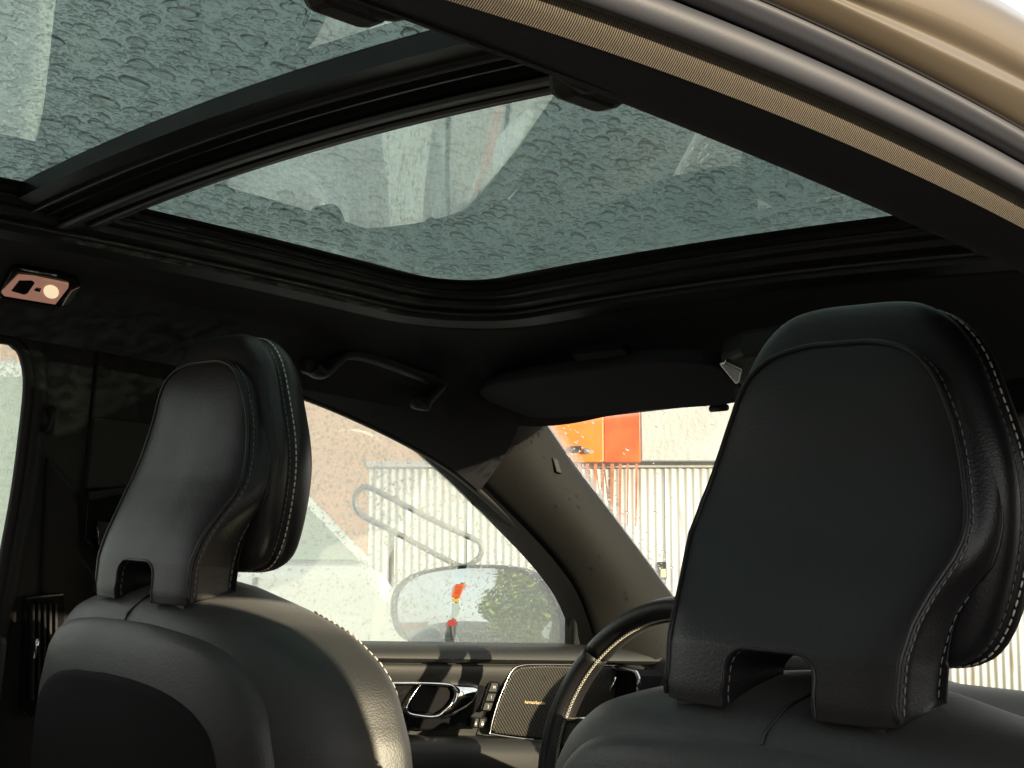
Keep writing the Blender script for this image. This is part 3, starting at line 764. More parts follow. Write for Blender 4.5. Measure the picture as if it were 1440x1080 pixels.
YS = [lerp(-1.1, .42, i/76) for i in range(77)]
def railloft(f, n=None):
    return loft([f(y) for y in YS], closed=False)
RR = thing('roof_side_rail', 'roof side rail over the open rear door with woven trim and grey rubber seals', 'roof rail')
def sec(y):
    P = [Vector((.53, y, Lip(y)+.022)), Vector((.556, y, Lip(y)+.006)), Vector((.572, y, Lip(y)+.0005)), Vector((.590, y, lerp(Lip(y), Lit(y), .42)-.0004)), Vector((.6115, y, Lit(y)))]
    return catmull(P, 5)
V, Fc = railloft(sec); mesh('trim_lip', V, Fc, 'headliner', RR)
def sec(y):
    P = [Vector((.6115, y, Lit(y)+.0002)), Vector((.6155, y, lerp(Lit(y), Top(y), .52)+.0002)), Vector((.618, y, Top(y))), Vector((.622, y, Top(y)+.006))]
    return catmull(P, 6)
V, Fc = railloft(sec); mesh('woven_edge', V, Fc, 'woven', RR)
def tubesec(cx, cz, rx, rz):
    def f(y):
        return [Vector((cx+rx*math.cos(a*math.pi/12), y, cz(y)+rz*math.sin(a*math.pi/12))) for a in range(24)]
    return f
tc_ = lambda y: (Top(y)+TubT(y))/2+.0026
V, Fc = loft([tubesec(.6248, tc_, .0062, .0060)(y) for y in YS], True, True, True); mesh('weatherstrip', V, Fc, 'seal', RR)
def sec(y):
    a, b = TubT(y), OutT(y)
    P = [Vector((.612, y, lerp(a, b, .5)+.009)), Vector((.6245, y, lerp(a, b, .52)+.001)), Vector((.633, y, lerp(a, b, .58)-.0002)), Vector((.637, y, lerp(a, b, .78)-.0001)), Vector((.639, y, b+.0006)), Vector((.637, y, b+.0055))]
    return catmull(P, 5)
V, Fc = railloft(sec); mesh('weatherstrip', V, Fc, 'seal', RR)
def sec(y):
    P = [Vector((.630, y, OutT(y)+.006)), Vector((.640, y, lerp(OutT(y), Pnt1(y), .25))), Vector((.648, y, Pnt1(y))), Vector((.6485, y, lerp(Pnt1(y), Pnt2(y), .5))), Vector((.652, y, Pnt2(y))), Vector((.6535, y, lerp(Pnt2(y), Pnt3(y), .6))), Vector((.650, y, Pnt3(y))), Vector((.635, y, Pnt3(y)+.012)), Vector((.60, y, Pnt3(y)+.028))]
    return catmull(P, 5)
V, Fc = railloft(sec); mesh('painted_frame', V, Fc, 'paint', RR)

def grab_handle(path, label, r=.009, foot=.014, nrm=Vector((1, 0, 0)), mname='plastic'):
    root = thing('grab_handle', label, 'grab handle', 'roof grab handles')
    P = catmull(path, 8)
    V, Fc = tube(P, r, 12, rfun=lambda t: r*(1.0+.35*(2*t-1)**6), sq=(.8, 1.25), up=nrm); mesh('grip', V, Fc, mname, root, True, SUB1)
    for e in (path[0], path[-1]):
        V, Fc = box(e, (foot*.8, foot*1.25, foot*.9)); mesh('mount', V, Fc, mname, root, False, bev(.006, 3))
    return root
# right handle: its two ends hang just under the rail trim
a = atX(828, 108, .548); b = atX(492, -18, .548)
grab_handle([a, a+Vector((.012, -.012, -.006)), a.lerp(b, .25)+Vector((.0, 0, .004)), a.lerp(b, .75)+Vector((0, 0, .004)), b+Vector((.012, .012, -.006)), b], 'black grab handle tucked under the trim over the open rear door', .007, .0125)
# left handle over the driver's window
hp = [(437, 515), (452, 523), (470, 508), (487, 497), (520, 501), (575, 520), (607, 532), (616, 541), (606, 553), (592, 566)]
grab_handle([atX(x, y, -.556) for x, y in hp], 'black grab handle on the headliner above the driver window', .0105, .0105, nrm=Vector((1, 0, 0)))

# ---- reading lamp in the headliner, left rear (lit)
LMP = thing('reading_lamp', 'small lit rectangular reading lamp in the headliner above the rear window', 'lamp')
pn = Vector((.42, 0, -.9)).normalized(); pp = atX(58, 410, -.537)
def lp(x, y, o=0): return atP(x, y, pp+pn*o, pn)
def slab(px, th, m, name, parent, o=0, bv=.001, sg=2, pf=None):
    P = [(pf or lp)(x, y, o) for x, y in px]; V, Fc = prism(P, -pn*th if pf is None else th); return fixn(mesh(name, V, Fc, m, parent, False, bev(bv, sg)))
slab([(-3, 415), (16, 381), (30, 380), (80, 389), (108, 397), (113, 404), (97, 430), (90, 433), (50, 428), (0, 421)], .02, 'gloss_black', 'bezel', LMP, 0, .002)
slab([(100, 410), (113, 404), (97, 429), (86, 431)], .004, 'chrome_satin', 'end_cap', LMP, .0022, .001)
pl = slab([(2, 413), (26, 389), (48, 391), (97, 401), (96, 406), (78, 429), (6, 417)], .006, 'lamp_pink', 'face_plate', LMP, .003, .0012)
slab([(16, 410), (27, 396), (45, 396), (49, 399), (39, 413), (34, 415)], .003, 'gloss_black', 'switch', LMP, .0045, .0008)
slab([(48, 409), (51, 406), (58, 407), (56, 411)], .003, 'gloss_black', 'sensor', LMP, .0045, .0003)
slab([(72+10.5*math.cos(a*math.pi/12)+1.5*math.sin(a*math.pi/12), 411.5+8.7*math.sin(a*math.pi/12)) for a in range(24)], .003, 'lamp_lit', 'lens', LMP, .0046, .0004)

# ================================================================== LEFT SIDE
def xs_(z): return -.632-.30*max(0, .30-z) if z > -.02 else -.728
PN = Vector((1, 0, -.30)).normalized(); PP = Vector((-.642, 0, .29))        # plane of the driver's window (leans in)
def win(x, y, o=0): return atP(x, y, PP+PN*o, PN)
arch_px = [(300, 520), (360, 535), (415, 552), (470, 573), (540, 605), (600, 637), (640, 663), (690, 705), (740, 752), (780, 796), (800, 828), (807, 862), (807, 912)]
DR = thing('front_door', 'driver door with grey trim, chrome handle, woven speaker grille and fogged window', 'car door')
# window pane with condensation attribute
def pane(name, px0, px1, nx, ny, fogf, parent, m, th=.004, pf=win, keep=None):
    """grid over a pixel box on the window plane"""
    V = []; Fc = []; A = []
    for k in (0, 1):
        for j in range(ny+1):
            for i in range(nx+1):
                x = lerp(px0[0], px1[0], i/nx); y = lerp(px0[1], px1[1], j/ny)
                V.append(pf(x, y, -.012-th*k)); A.append(fogf(x, y) if k else 0.0)
    n1 = (nx+1)*(ny+1)
    for k in (0, 1):
        for j in range(ny):
            for i in range(nx):
                if keep and not keep(lerp(px0[0], px1[0], (i+.5)/nx), lerp(px0[1], px1[1], (j+.5)/ny)): continue
                a = k*n1+j*(nx+1)+i; f = (a, a+1, a+nx+2, a+nx+1); Fc.append(f[::-1] if k else f)
    o = mesh(name, V, Fc, m, parent, True)
    at = o.data.attributes.new('fog', 'FLOAT', 'POINT'); at.data.foreach_set('value', A)
    return o
def segd(x, y, P):
    best = 1e9; tt = 0
    for i in range(len(P)-1):
        ax, ay = P[i]; bx, by = P[i+1]; dx, dy = bx-ax, by-ay; t = max(0, min(1, ((x-ax)*dx+(y-ay)*dy)/(dx*dx+dy*dy)))
        d = math.hypot(x-ax-t*dx, y-ay-t*dy)
        if d < best: best = d; tt = (i+t)/(len(P)-1)
    return best, tt
RUN1 = [(606, 655), (590, 690), (572, 730), (560, 765), (548, 800), (536, 850), (527, 900)]
RUN2 = [(669, 685), (660, 735), (654, 775), (648, 810), (640, 850), (632, 900)]
def fog_side(x, y):
    f = .60+.06*noise.noise(Vector((x*.006, y*.006, 3)))-.30*sm((x-560)/100)*sm((y-740)/70)
    d, t = segd(x, y, RUN1); w = lerp(1.5, 8, t)*(1+.4*noise.noise(Vector((y*.05, 1, 0))))
    f *= .25+.75*sm((d-w)/3.5+.3)
    d, t = segd(x, y, RUN2); w = lerp(1.5, 6.5, min(1, t*1.3))*(1+.4*noise.noise(Vector((y*.05, 9, 0))))
    f *= .05+.95*sm((d-w)/3.0+.3)
    return max(0, f)
def in_arch(x, y, m=9):
    if x > 807+m: return False
    ya = interp(x-m*.5, [p[0] for p in arch_px[:-1]], [p[1] for p in arch_px[:-1]]); return y > ya-m
pane('window_pane', (250, 480), (860, 960), 244, 192, fog_side, DR, 'side_glass', keep=in_arch)
def side_s(x0, x1, y0, y1, o=-.0165, arch=None, pf=win, pnn=None):
    def f(rnd):
        x = rnd.uniform(x0, x1); y = rnd.uniform(y0, y1)
        if y > 770 and x < 560 and rnd.random() < .6: return None
        if arch and not in_arch(x, y, 2): return None
        for P in (RUN1, RUN2):
            if segd(x, y, P)[0] < 7: return None
        n = -(pnn or PN); t = Vector((0, 1, 0)); return pf(x, y, o), n, n.cross(t).normalized()
    return f
drops(9000, side_s(330, 815, 548, 915, arch=True), .0006, .0021, 'raindrops', DR, .22, 8, 5, .006, .15, 1.6)
# seal round the window
V, Fc = tube([win(x, y, .0) for x, y in [(p.x, p.y) for p in catmull([Vector((x, y, 0)) for x, y in arch_px], 5)]], .006, 8, up=PN); mesh('window_seal', V, Fc, 'rubber', DR)
# upper side trim (between headliner and window arch)
UT = thing('cant_rail_trim', 'dark trim between the headliner and the driver window arch', 'trim')
arc = [(p.x, p.y) for p in catmull([Vector((x, y, 0)) for x, y in arch_px[:7]+[(674, 691)]], 5)]
rings = []
for k in range(9):
    t = k/8; r = []
    for x, y in arc:
        a = win(x, y, .008); b = Vector((-.565, a.y-.01, lerp(.305, .295, sm(a.y/.7))+.022))
        if b.z < a.z+.02: b.z = a.z+.02
        p = a.lerp(b, t); p += Vector((.012, 0, -.004))*math.sin(math.pi*t); r.append(p)
    rings.append(r)
V, Fc = loft(rings, closed=False); mesh('panel', V, Fc, 'headliner', UT)

# A pillars
def apillar(label, flip=False):
    root = thing('pillar_trim', label, 'pillar')
    e_out = [(610, 615), (655, 655), (690, 690), (735, 735), (775, 778), (808, 822), (826, 862), (838, 900), (850, 940)]      # window side
    e_in = [(700, 540), (745, 572), (772, 604), (800, 648), (835, 692), (875, 745), (910, 792), (942, 836), (985, 895)]          # screen side
    rings = []
    A = resample(catmull([atX(x, y, lerp(-.648, -.715, i/8)) for i, (x, y) in enumerate(e_out)], 4), n=32)
    B = resample(catmull([atX(x, y, lerp(-.603, -.675, i/8)) for i, (x, y) in enumerate(e_in)], 4), n=32)
    for k in range(13):
        t = k/12; r = []
        for a, b in zip(A, B):
            p = a.lerp(b, t); ax = (A[-1]-A[0]).normalized(); out = (b-a).cross(ax).normalized()
            if out.x < 0: out = -out
            r.append(p+out*.020*math.sin(math.pi*min(1, t*1.02))**.8)
        rings.append(r)
    rings.insert(0, [p+Vector((-.03, .0, 0)) for p in A]); rings.append([p+Vector((-.02, .03, -.002)) for p in B])
    if flip: rings = [[Vector((-p.x, p.y, p.z)) for p in r] for r in rings]
    V, Fc = loft(rings, closed=False); mesh('cover', V, Fc, 'pillar', root, True)
    return root, A, B, rings
AP, PA, PB, PR = apillar('charcoal front pillar trim between driver window and windscreen, partly sunlit')
# airbag badge
def near(q):
    best = None
    for i in range(32):
        for k in range(1, 14):
            d = (PR[k][i]-CAMP); z = d.dot(W_); e = abs(720+F_PX*d.dot(R_)/z-q[0])+abs(540-F_PX*d.dot(U_)/z-q[1])
            if best is None or e < best[0]: best = (e, PR[k][i])
    return best[1]
bx0 = near((784, 655)).x
V, Fc = prism([atX(x, y, bx0+.0045) for x, y in ((777, 643), (785, 646), (791, 667), (783, 664))], (-.012, 0, 0)); fixn(mesh('airbag_badge', V, Fc, 'plastic_grey', AP, False, bev(.0015)))
apillar('charcoal front pillar trim on the passenger side of the windscreen', True)
# dark gasket band between pillar trim and window glass
rings = [[p+Vector((.002, -.004, -.003)) for p in PA], [p+Vector((-.012, -.006, -.010)) for p in PA], [p+Vector((-.03, -.012, -.016)) for p in PA]]
V, Fc = loft(rings, closed=False); mesh('gasket', V, Fc, 'rubber', AP)
# black sail panel in front of the window
V, Fc = prism([win(x, y, .004) for x, y in [(806, 815), (830, 850), (862, 925), (806, 918)]], (-.02, 0, 0)); fixn(mesh('sail_panel', V, Fc, 'plastic', DR, False, bev(.003)))

# ---- driver door trim
DX = -.70
def dp(x, y, o=0): return atX(x, y, DX+o)
def dsl(name, px, front, depth, m, bv=.002, parent=None, sg=2):
    V, Fc = prism([dp(x, y, front) for x, y in px], (-depth, 0, 0)); return fixn(mesh(name, V, Fc, m, parent or DR, False, bev(bv, sg)))
def strip_sec(name, rows, m, x0=250, x1=960, n=24, parent=None):
    """longitudinal moulding: rows of (pixel y at x=660, slope, offset inward)"""
    rings = []
    for y, sl_, o in rows: rings.append([dp(lerp(x0, x1, i/n), y+sl_*(lerp(x0, x1, i/n)-660), o) for i in range(n+1)])
    V, Fc = loft(rings, closed=False); return mesh(name, V, Fc, m, parent or DR, True, (('EDGE_SPLIT', dict(split_angle=math.radians(40))),))
s1 = .012
strip_sec('belt_moulding', [(903, s1, -.04), (906, s1, -.004), (909, s1, .008), (915, s1, .016), (921, s1, .0205), (927, s1, .0215), (931, s1, .018), (932.5, s1, .008)], 'plastic_grey')
strip_sec('upper_panel', [(931.5, s1, .0), (934, s1, .0), (934.5, s1, .007), (936, s1, .0085), (941, s1, .0095), (952, s1+.005, .009), (966, s1+.005, .004), (990, .02, -.004), (1030, .02, -.010), (1037, .02, -.010)], 'plastic_grey')
strip_sec('armrest', [(1034, .02, -.012), (1036, .02, .004), (1040, .02, .020), (1049, .02, .030), (1062, .02, .034), (1080, .02, .034), (1120, .02, .03), (1300, .0, .0)], 'plastic')
dsl('handle_recess', [(500, 957), (560, 955), (676, 958), (684, 966), (682, 984), (668, 1004), (650, 1020), (600, 1028), (520, 1022)], .005, .006, 'gloss_black', .004)
# chrome pull
ringpx = [(545, 961), (590, 961), (630, 963), (639, 970), (640, 979), (634, 990), (625, 999), (612, 1008), (590, 1007), (574, 1003), (571, 994), (577, 982), (588, 967), (594, 962)]
V, Fc = tube(catmull([dp(x, y, .0135) for x, y in ringpx[:-3]], 6), .0022, 8, up=Vector((1, 0, 0))); hd = mesh('door_handle', V, Fc, 'chrome', DR)
V, Fc = tube(catmull([dp(x, y, .0135) for x, y in [(572, 1000), (572, 993), (578, 981), (587, 968), (592, 963)]], 5), .0013, 6, up=Vector((1, 0, 0))); mesh('handle_edge', V, Fc, 'chrome', hd)
rows = [(962, 630, 667, .004), (964, 633, 671, .010), (968, 637, 672, .0155), (973, 640, 671, .018), (980, 640, 668, .0185), (988, 636, 662, .017), (996, 628, 652, .014), (1004, 616, 638, .010), (1010, 606, 624, .005)]
rings = [[dp(lerp(x0, x1, k/6), y, o-.004*abs(k/3-1)**3) for k in range(7)] for y, x0, x1, o in rows]
V, Fc = loft(rings, closed=False); mesh('handle_lever', V, Fc, 'chrome', hd, True, (('SOLIDIFY', dict(thickness=.003)), SUB1[0]))
dsl('handle_cup', [(590, 966), (632, 967), (637, 976), (622, 996), (610, 1003), (580, 1000), (577, 992), (584, 976)], .0075, .002, 'pocket', .0005, hd)
# memory buttons
def button(px, txt, nm='memory_button'):
    b = dsl(nm, px, .0112, .008, 'plastic_grey', .0009); c = sum((dp(x, y, .0112) for x, y in px), Vector())/len(px)
    if txt: text(txt, .0062, 'white', b, 'button_mark', c, (0, 1, .05), (0, 0, 1))
    return b, c
dsl('button_frame', [(691, 957), (703, 959), (704, 963), (690, 999), (687, 1001), (677, 1000), (676, 997), (688, 960)], .0085, .008, 'gloss_black', .001)
button([(692, 960), (701, 961), (698.5, 973.5), (687, 973)], 'M')
button([(687, 975), (698, 975.5), (694, 986.5), (683, 986)], '1')
button([(682.5, 988), (693.5, 988.5), (690, 999.5), (679, 999)], '2')
dsl('button_frame', [(663, 1008), (685, 1009), (686, 1013), (680, 1024), (662, 1024), (660, 1021)], .0085, .008, 'gloss_black', .001)
for px in ([(664, 1010), (674, 1010.5), (672, 1023), (662, 1022.5)], [(675.5, 1010.5), (684, 1011), (679, 1023.5), (673.5, 1023)]):
    b, c = button(px, None, 'lock_button')
    mb = MB().add(box(c+Vector((.0006, 0, -.0012)), (.0004, .0019, .0015))); mb.add(tube([c+Vector((.0006, -.0012, 0)), c+Vector((.0006, -.0011, .0022)), c+Vector((.0006, .0011, .0022)), c+Vector((.0006, .0012, 0))], .0004, 5, up=Vector((1, 0, 0))))
    mb.build('button_mark', 'white', b, False)
# speaker grille
gp = [(732, 938), (760, 936), (880, 938), (880, 1046), (771, 1040), (697, 1031), (692, 1026), (700, 994), (711, 965), (721, 945)]
gr = dsl('speaker_grille', gp, .012, .010, 'grille', .0025, sg=3)
V, Fc = tube(catmull([dp(x, y, .0105) for x, y in [(880, 936), (760, 934.5), (731, 936.5), (719.5, 944), (709, 965), (698, 994), (690, 1026), (696, 1033), (771, 1042), (880, 1048)]], 5), .0011, 6, up=Vector((1, 0, 0))); mesh('grille_edge', V, Fc, 'chrome_satin', gr)
text('harman/kardon', .0062, 'gold_print', gr, 'maker_print', dp(752, 988, .0122), (0, 1, -.03), (0, 0, 1))
# door shell, outer skin below the belt
V, Fc = box((-.79, .66, -.40), (.03, .56, .36)); mesh('outer_skin', V, Fc, 'paint', DR, False, bev(.01))
V, Fc = box((-.735, .66, -.44), (.02, .55, .30)); mesh('lower_trim', V, Fc, 'plastic', DR, False, bev(.01))

# ---- wing mirror outside the driver's window
WM = thing('wing_mirror', 'rounded wing mirror outside the fogged driver window, reflecting green hedge', 'mirror')
mo = [(549, 852), (556, 826), (582, 806), (630, 796), (690, 794), (735, 800), (762, 818), (778, 845), (784, 875), (780, 900), (765, 915), (700, 918), (620, 914), (570, 900), (553, 880)]
mn = Vector((.36, -.93, .02)).normalized(); mc = atX(665, 855, -.965)
def mp_(x, y, o=0): return atP(x, y, mc+mn*o, mn)
O = resample(catmull([mp_(x, y) for x, y in mo], 6, True), n=60, closed=True); cc = sum(O, Vector())/60
rings = [[cc.lerp(p, .93)+mn*.0 for p in O], [cc.lerp(p, .965)+mn*.004 for p in O], [cc.lerp(p, 1.0)+mn*.0 for p in O], [cc.lerp(p, 1.02)-mn*.02 for p in O], [cc.lerp(p, .98)-mn*.05 for p in O], [cc.lerp(p, .8)-mn*.085 for p in O], [cc.lerp(p, .4)-mn*.10 for p in O]]
V, Fc = loft(rings, True, False, True); fixn(mesh('housing', V, Fc, 'gloss_black', WM))
rings = [[cc.lerp(p, .94*k/12)+mn*.0055*(1-(k/12)**2)-mn*.002 for p in O] for k in range(12, 0, -1)]
V, Fc = loft(rings, True, False, True); fixn(mesh('mirror_glass', V, Fc, 'mirror', WM))
V, Fc = tube([cc-mn*.05+Vector((.05, .02, -.04)), Vector((-.78, cc.y+.06, -.05))], .025, 10, sq=(1, .6)); mesh('arm', V, Fc, 'gloss_black', WM)

# ---- B pillar, left, with belt guide and rear air vent
BPL = thing('pillar_trim', 'dark centre pillar trim with belt slot and air vent beside the driver seat', 'pillar')
def bpf(x, y, o=0):
    return atP(x, y, Vector((-.655+o, 0, .28)), Vector((1, 0, -.26)).normalized())
def bsl(name, px, front, depth, m, bv=.002, parent=None): 
    V, Fc = prism([bpf(x, y, front) for x, y in px], (-depth, 0, 0)); return fixn(mesh(name, V, Fc, m, parent or BPL, False, bev(bv, 3)))
bsl('cover', [(20, 440), (300, 440), (318, 1250), (-60, 1250), (20, 760), (40, 640), (50, 560), (40, 500)], 0, .03, 'plastic', .008)
bsl('upper_cover', [(140, 480), (298, 500), (300, 690), (118, 690)], .006, .006, 'pillar', .003)
bsl('guide_panel', [(133, 586), (260, 600), (250, 690), (122, 688)], .010, .006, 'plastic', .003)
bsl('guide_slot', [(124, 694), (200, 684), (230, 760), (200, 780), (140, 778), (119, 760)], .0135, .006, 'gloss_black', .006)
bsl('slot_lip', [(124, 692), (200, 681), (205, 690), (126, 704)], .020, .012, 'pillar', .002)
V, Fc = tube([bpf(140, 740, .014), bpf(140, 765, .014)], .003, 8); mesh('guide_button', V, Fc, 'chrome', BPL)
bsl('lower_cover', [(68, 640), (110, 690), (115, 780), (150, 830), (150, 1250), (60, 1250), (60, 800)], .008, .01, 'pillar', .008)
bsl('vent_frame', [(36, 838), (92, 832), (92, 1000), (40, 1010), (30, 1000)], .014, .012, 'gloss_black', .004)
for i in range(5):
    x = 46+i*8; V, Fc = prism([bpf(x, 850, .022), bpf(x+3, 850, .022), bpf(x+3, 985, .022), bpf(x, 985, .022)], (-.012, 0, 0)); fixn(mesh('vent_slat', V, Fc, 'plastic', BPL, False))
V, Fc = tube([bpf(53, 898, .026), bpf(49, 925, .026)], .0022, 8); mesh('vent_knob', V, Fc, 'chrome', BPL)
# coat hook on the pillar
HK = thing('coat_hook', 'small black coat hook on the centre pillar by the rear window', 'hook')
V, Fc = tube(catmull([bpf(70, 578, .004), bpf(74, 575, .018), bpf(74, 590, .022), bpf(68, 606, .02), bpf(63, 600, .012), bpf(62, 585, .008)], 5), .0035, 8); mesh('hook', V, Fc, 'plastic', HK)
# seat belt running down the pillar
SB = thing('seat_belt', 'black seat belt webbing running down from the pillar guide behind the driver headrest', 'seat belt')
pa = [bpf(160, 735, .022), bpf(165, 800, .03), bpf(170, 900, .04), bpf(176, 1100, .05)]
rings = [[p+Vector((0, -.02, 0)), p+Vector((.001, -.02, 0)), p+Vector((.001, .022, 0)), p+Vector((0, .022, 0))] for p in catmull(pa, 6)]
V, Fc = loft(rings, True, True, True); mesh('webbing', V, Fc, 'belt', SB)
# rear left door: frame + wet pane
RD = thing('rear_door', 'rear left door frame with rain covered window at the picture edge of the pillar', 'car door')
RD['label'] = 'rear left door with rain covered window behind the centre pillar'
def rfog(x, y): return .45+.12*noise.noise(Vector((x*.02, y*.02, 5)))
pane('window_pane', (-420, 440), (60, 1120), 40, 50, rfog, RD, 'side_glass')
drops(4200, side_s(-30, 52, 470, 760), .0008, .0026, 'raindrops', RD, .42, 8, 8, .005, .15, 2.0)
fr = [(-420, 452), (-120, 466), (0, 474), (22, 482), (34, 496), (41, 530), (38, 580), (24, 690), (4, 800), (-20, 940)]
V, Fc = tube(catmull([win(x, y, .004) for x, y in fr], 5), .0075, 8, up=PN); mesh('window_seal', V, Fc, 'rubber', RD)
rings = []
c = catmull([Vector((x, y, 0)) for x, y in fr], 5)
for ox, o in ((0, .004), (12, .012), (26, .012), (34, .002)):
    rings.append([win(p.x+ox*.8, p.y-ox*.5 if i < 22 else p.y, o) for i, p in enumerate(c)])
V, Fc = loft(rings, closed=False); mesh('frame', V, Fc, 'plastic', RD)
V, Fc = box((-.79, -.55, -.42), (.03, .33, .36)); mesh('outer_skin', V, Fc, 'paint', RD, False, bev(.01))
V, Fc = box((-.72, -.45, -.40), (.03, .44, .37)); mesh('lower_trim', V, Fc, 'plastic', RD, False, bev(.01))

# ================================================================== FRONT
WS = thing('windscreen', 'wet windscreen with bright shed beyond', 'windscreen')
def wsp(u, v):
    """u -1..1 across, v 0 top .. 1 bottom"""
    hwid = lerp(.625, .72, v); y = lerp(.675, 1.19, v)+lerp(.055, .14, v)*(1-u*u); z = lerp(.292, -.05, v)+.034*(1-u*u)*(1-v)
    return Vector((u*hwid, y, z))
V = []; Fc = []; A = []; nx, ny = 60, 40
for k in (0, 1):
    for j in range(ny+1):
        for i in range(nx+1):
            u, v = lerp(-1, 1, i/nx), j/ny; e = min(1-abs(u), v)
            V.append(wsp(u, v)+Vector((0, .003, .004))*k)
            A.append((.05+.5*sm((.014-e)/.01))*k)
n1 = (nx+1)*(ny+1)
for k in (0, 1):
    for j in range(ny):
        for i in range(nx): a = k*n1+j*(nx+1)+i; f = (a, a+1, a+nx+2, a+nx+1); Fc.append(f if k else f[::-1])
o = mesh('pane', V, Fc, 'screen_glass', WS); at = o.data.attributes.new('fog', 'FLOAT', 'POINT'); at.data.foreach_set('value', A)
def ws_s(rnd):
    u = rnd.uniform(-1, 1); v = rnd.random()
    if rnd.random() < .75: (u, v) = (-1+rnd.random()**2*.07, v) if rnd.random() < .6 else (u, rnd.random()**2*.03)
    p = wsp(u, v); n = (wsp(u+.01, v)-p).cross(wsp(u, v+.01)-p).normalized(); n = n if n.y > 0 else -n
    return p+n*.0062, n, n.cross(Vector((1, 0, 0))).normalized()
drops(900, ws_s, .001, .003, 'raindrops', WS, .3, 8, 11, .009, .6, 2)
# sun visor (driver)
vp = Vector((-.3, .68, .292)); vn = Vector((0, -.14, -1)).normalized()
def vpx(x, y, o=0): return atP(x, y, vp+vn*o, vn)
SV = thing('sun_visor', 'black folded sun visor above the driver side of the windscreen', 'sun visor')
vo = [(672, 556), (690, 543), (740, 532), (800, 524), (900, 510), (960, 509), (1005, 514), (1030, 530), (1036, 560), (1028, 570), (905, 579), (800, 588), (745, 588), (700, 574)]
V, Fc = prism([vpx(x, y, .012) for x, y in [(p.x, p.y) for p in resample(catmull([Vector((x, y, 0)) for x, y in vo], 4, True), n=44, closed=True)]], -vn*.016)
fixn(mesh('body', V, Fc, 'headliner', SV, False, bev(.006, 3)))
V, Fc = tube([vpx(1022, 573, .012), vpx(1000, 575, .012)], .004, 8); mesh('clip', V, Fc, 'plastic', SV)
V, Fc = prism([vpx(x, y, .003) for x, y in [(803, 499), (875, 491), (886, 499), (812, 509)]], -vn*.008)
lb = fixn(mesh('roof_sticker', V, Fc, 'pocket', None, False)); carthing(lb, 'flat dark warning sticker on the headliner behind the sun visor', 'sticker')
# overhead console with chrome trim, mostly behind the passenger headrest
OC = thing('overhead_console', 'dark overhead console with chrome edge peeking out beside the passenger headrest', 'console')
V, Fc = prism([vpx(x, y, .020) for x, y in [(1012, 512), (1040, 500), (1290, 470), (1300, 545), (1060, 562), (1036, 540)]], -vn*.03); fixn(mesh('body', V, Fc, 'plastic', OC, False, bev(.008, 3)))
V, Fc = prism([vpx(x, y, .022) for x, y in [(1012, 514), (1020, 511), (1044, 522), (1040, 538), (1034, 541)]], -vn*.006); fixn(mesh('chrome_edge', V, Fc, 'chrome_satin', OC, False, bev(.002, 2)))
# rear view mirror
RM = thing('rear_view_mirror', 'interior rear view mirror beyond the passenger headrest', 'mirror')
mq = [(1398, 534), (1500, 517), (1620, 511), (1634, 545), (1622, 632), (1500, 648), (1420, 650), (1402, 625)]
mnn = Vector((-.30, -.93, .05)).normalized(); mpp = Vector((.03, .66, .19))
def rmp(x, y, o=0): return atP(x, y, mpp+mnn*o, mnn)
V, Fc = prism([rmp(x, y) for x, y in mq], -mnn*.02); fixn(mesh('housing', V, Fc, 'gloss_black', RM, False, bev(.006, 3)))
ctr = sum((rmp(x, y, .001) for x, y in mq), Vector())/8
V, Fc = prism([ctr.lerp(rmp(x, y, .001), .96) for x, y in mq], -mnn*.004); fixn(mesh('mirror_glass', V, Fc, 'mirror', RM, False))
V, Fc = tube([ctr-mnn*.015, Vector((.03, .74, .30))], .012, 10); mesh('stalk', V, Fc, 'plastic', RM)

# dashboard
DB = thing('dashboard', 'black dashboard with chrome framed air vent behind the steering wheel', 'dashboard')
def dsec(x):
    f = 1-abs(x/.72)**4
    return [Vector((x, y, z)) for y, z in ((.99, -.40), (.93, -.20), (.95, -.075), (.985, -.028), (1.03, -.008), (1.12, -.016), (1.35, -.045))]
rings = [dsec(lerp(-.70, .72, i/40)) for i in range(41)]
V, Fc = loft([catmull(r, 5) for r in rings], closed=False); mesh('top_cover', V, Fc, 'plastic', DB)
# instrument cowl
rings = []
for i in range(15):
    x = lerp(-.56, -.18, i/14); h = math.sin(math.pi*i/14)**.4
    rings.append([Vector((x, .93, -.07)), Vector((x, .90, -.05+.055*h)), Vector((x, .96, -.028+.05*h)), Vector((x, 1.06, -.02+.022*h))])
V, Fc = loft([catmull(r, 5) for r in rings], closed=False); mesh('instrument_cowl', V, Fc, 'plastic', DB)
# left vent
vx = .925
def vpt(x, y, o=0): return atP(x, y, Vector((-.6, vx-o, -.06)), Vector((-.12, 1, 0)).normalized())
V, Fc = prism([vpt(x, y) for x, y in [(838, 938), (893, 941), (899, 950), (896, 1070), (800, 1070)]], (0, .05, 0)); fixn(mesh('air_vent', V, Fc, 'pocket', DB, False))
V, Fc = tube(catmull([vpt(x, y, .006) for x, y in [(820, 940), (850, 938.5), (888, 943), (896, 949), (898, 962), (893, 1000), (886, 1050)]], 6), .0032, 8); mesh('vent_frame', V, Fc, 'chrome_satin', DB)
for x in (846, 858, 876):
    V, Fc = prism([vpt(x, 948, .002), vpt(x+3, 948, .002), vpt(x-6, 1060, .002), vpt(x-9, 1060, .002)], (0, .02, 0)); fixn(mesh('vent_slat', V, Fc, 'gloss_black', DB, False))
V, Fc = tube([vpt(866, 952, .008), vpt(857, 974, .008), vpt(851, 984, .009)], .0022, 8); mesh('vent_knob', V, Fc, 'chrome', DB)
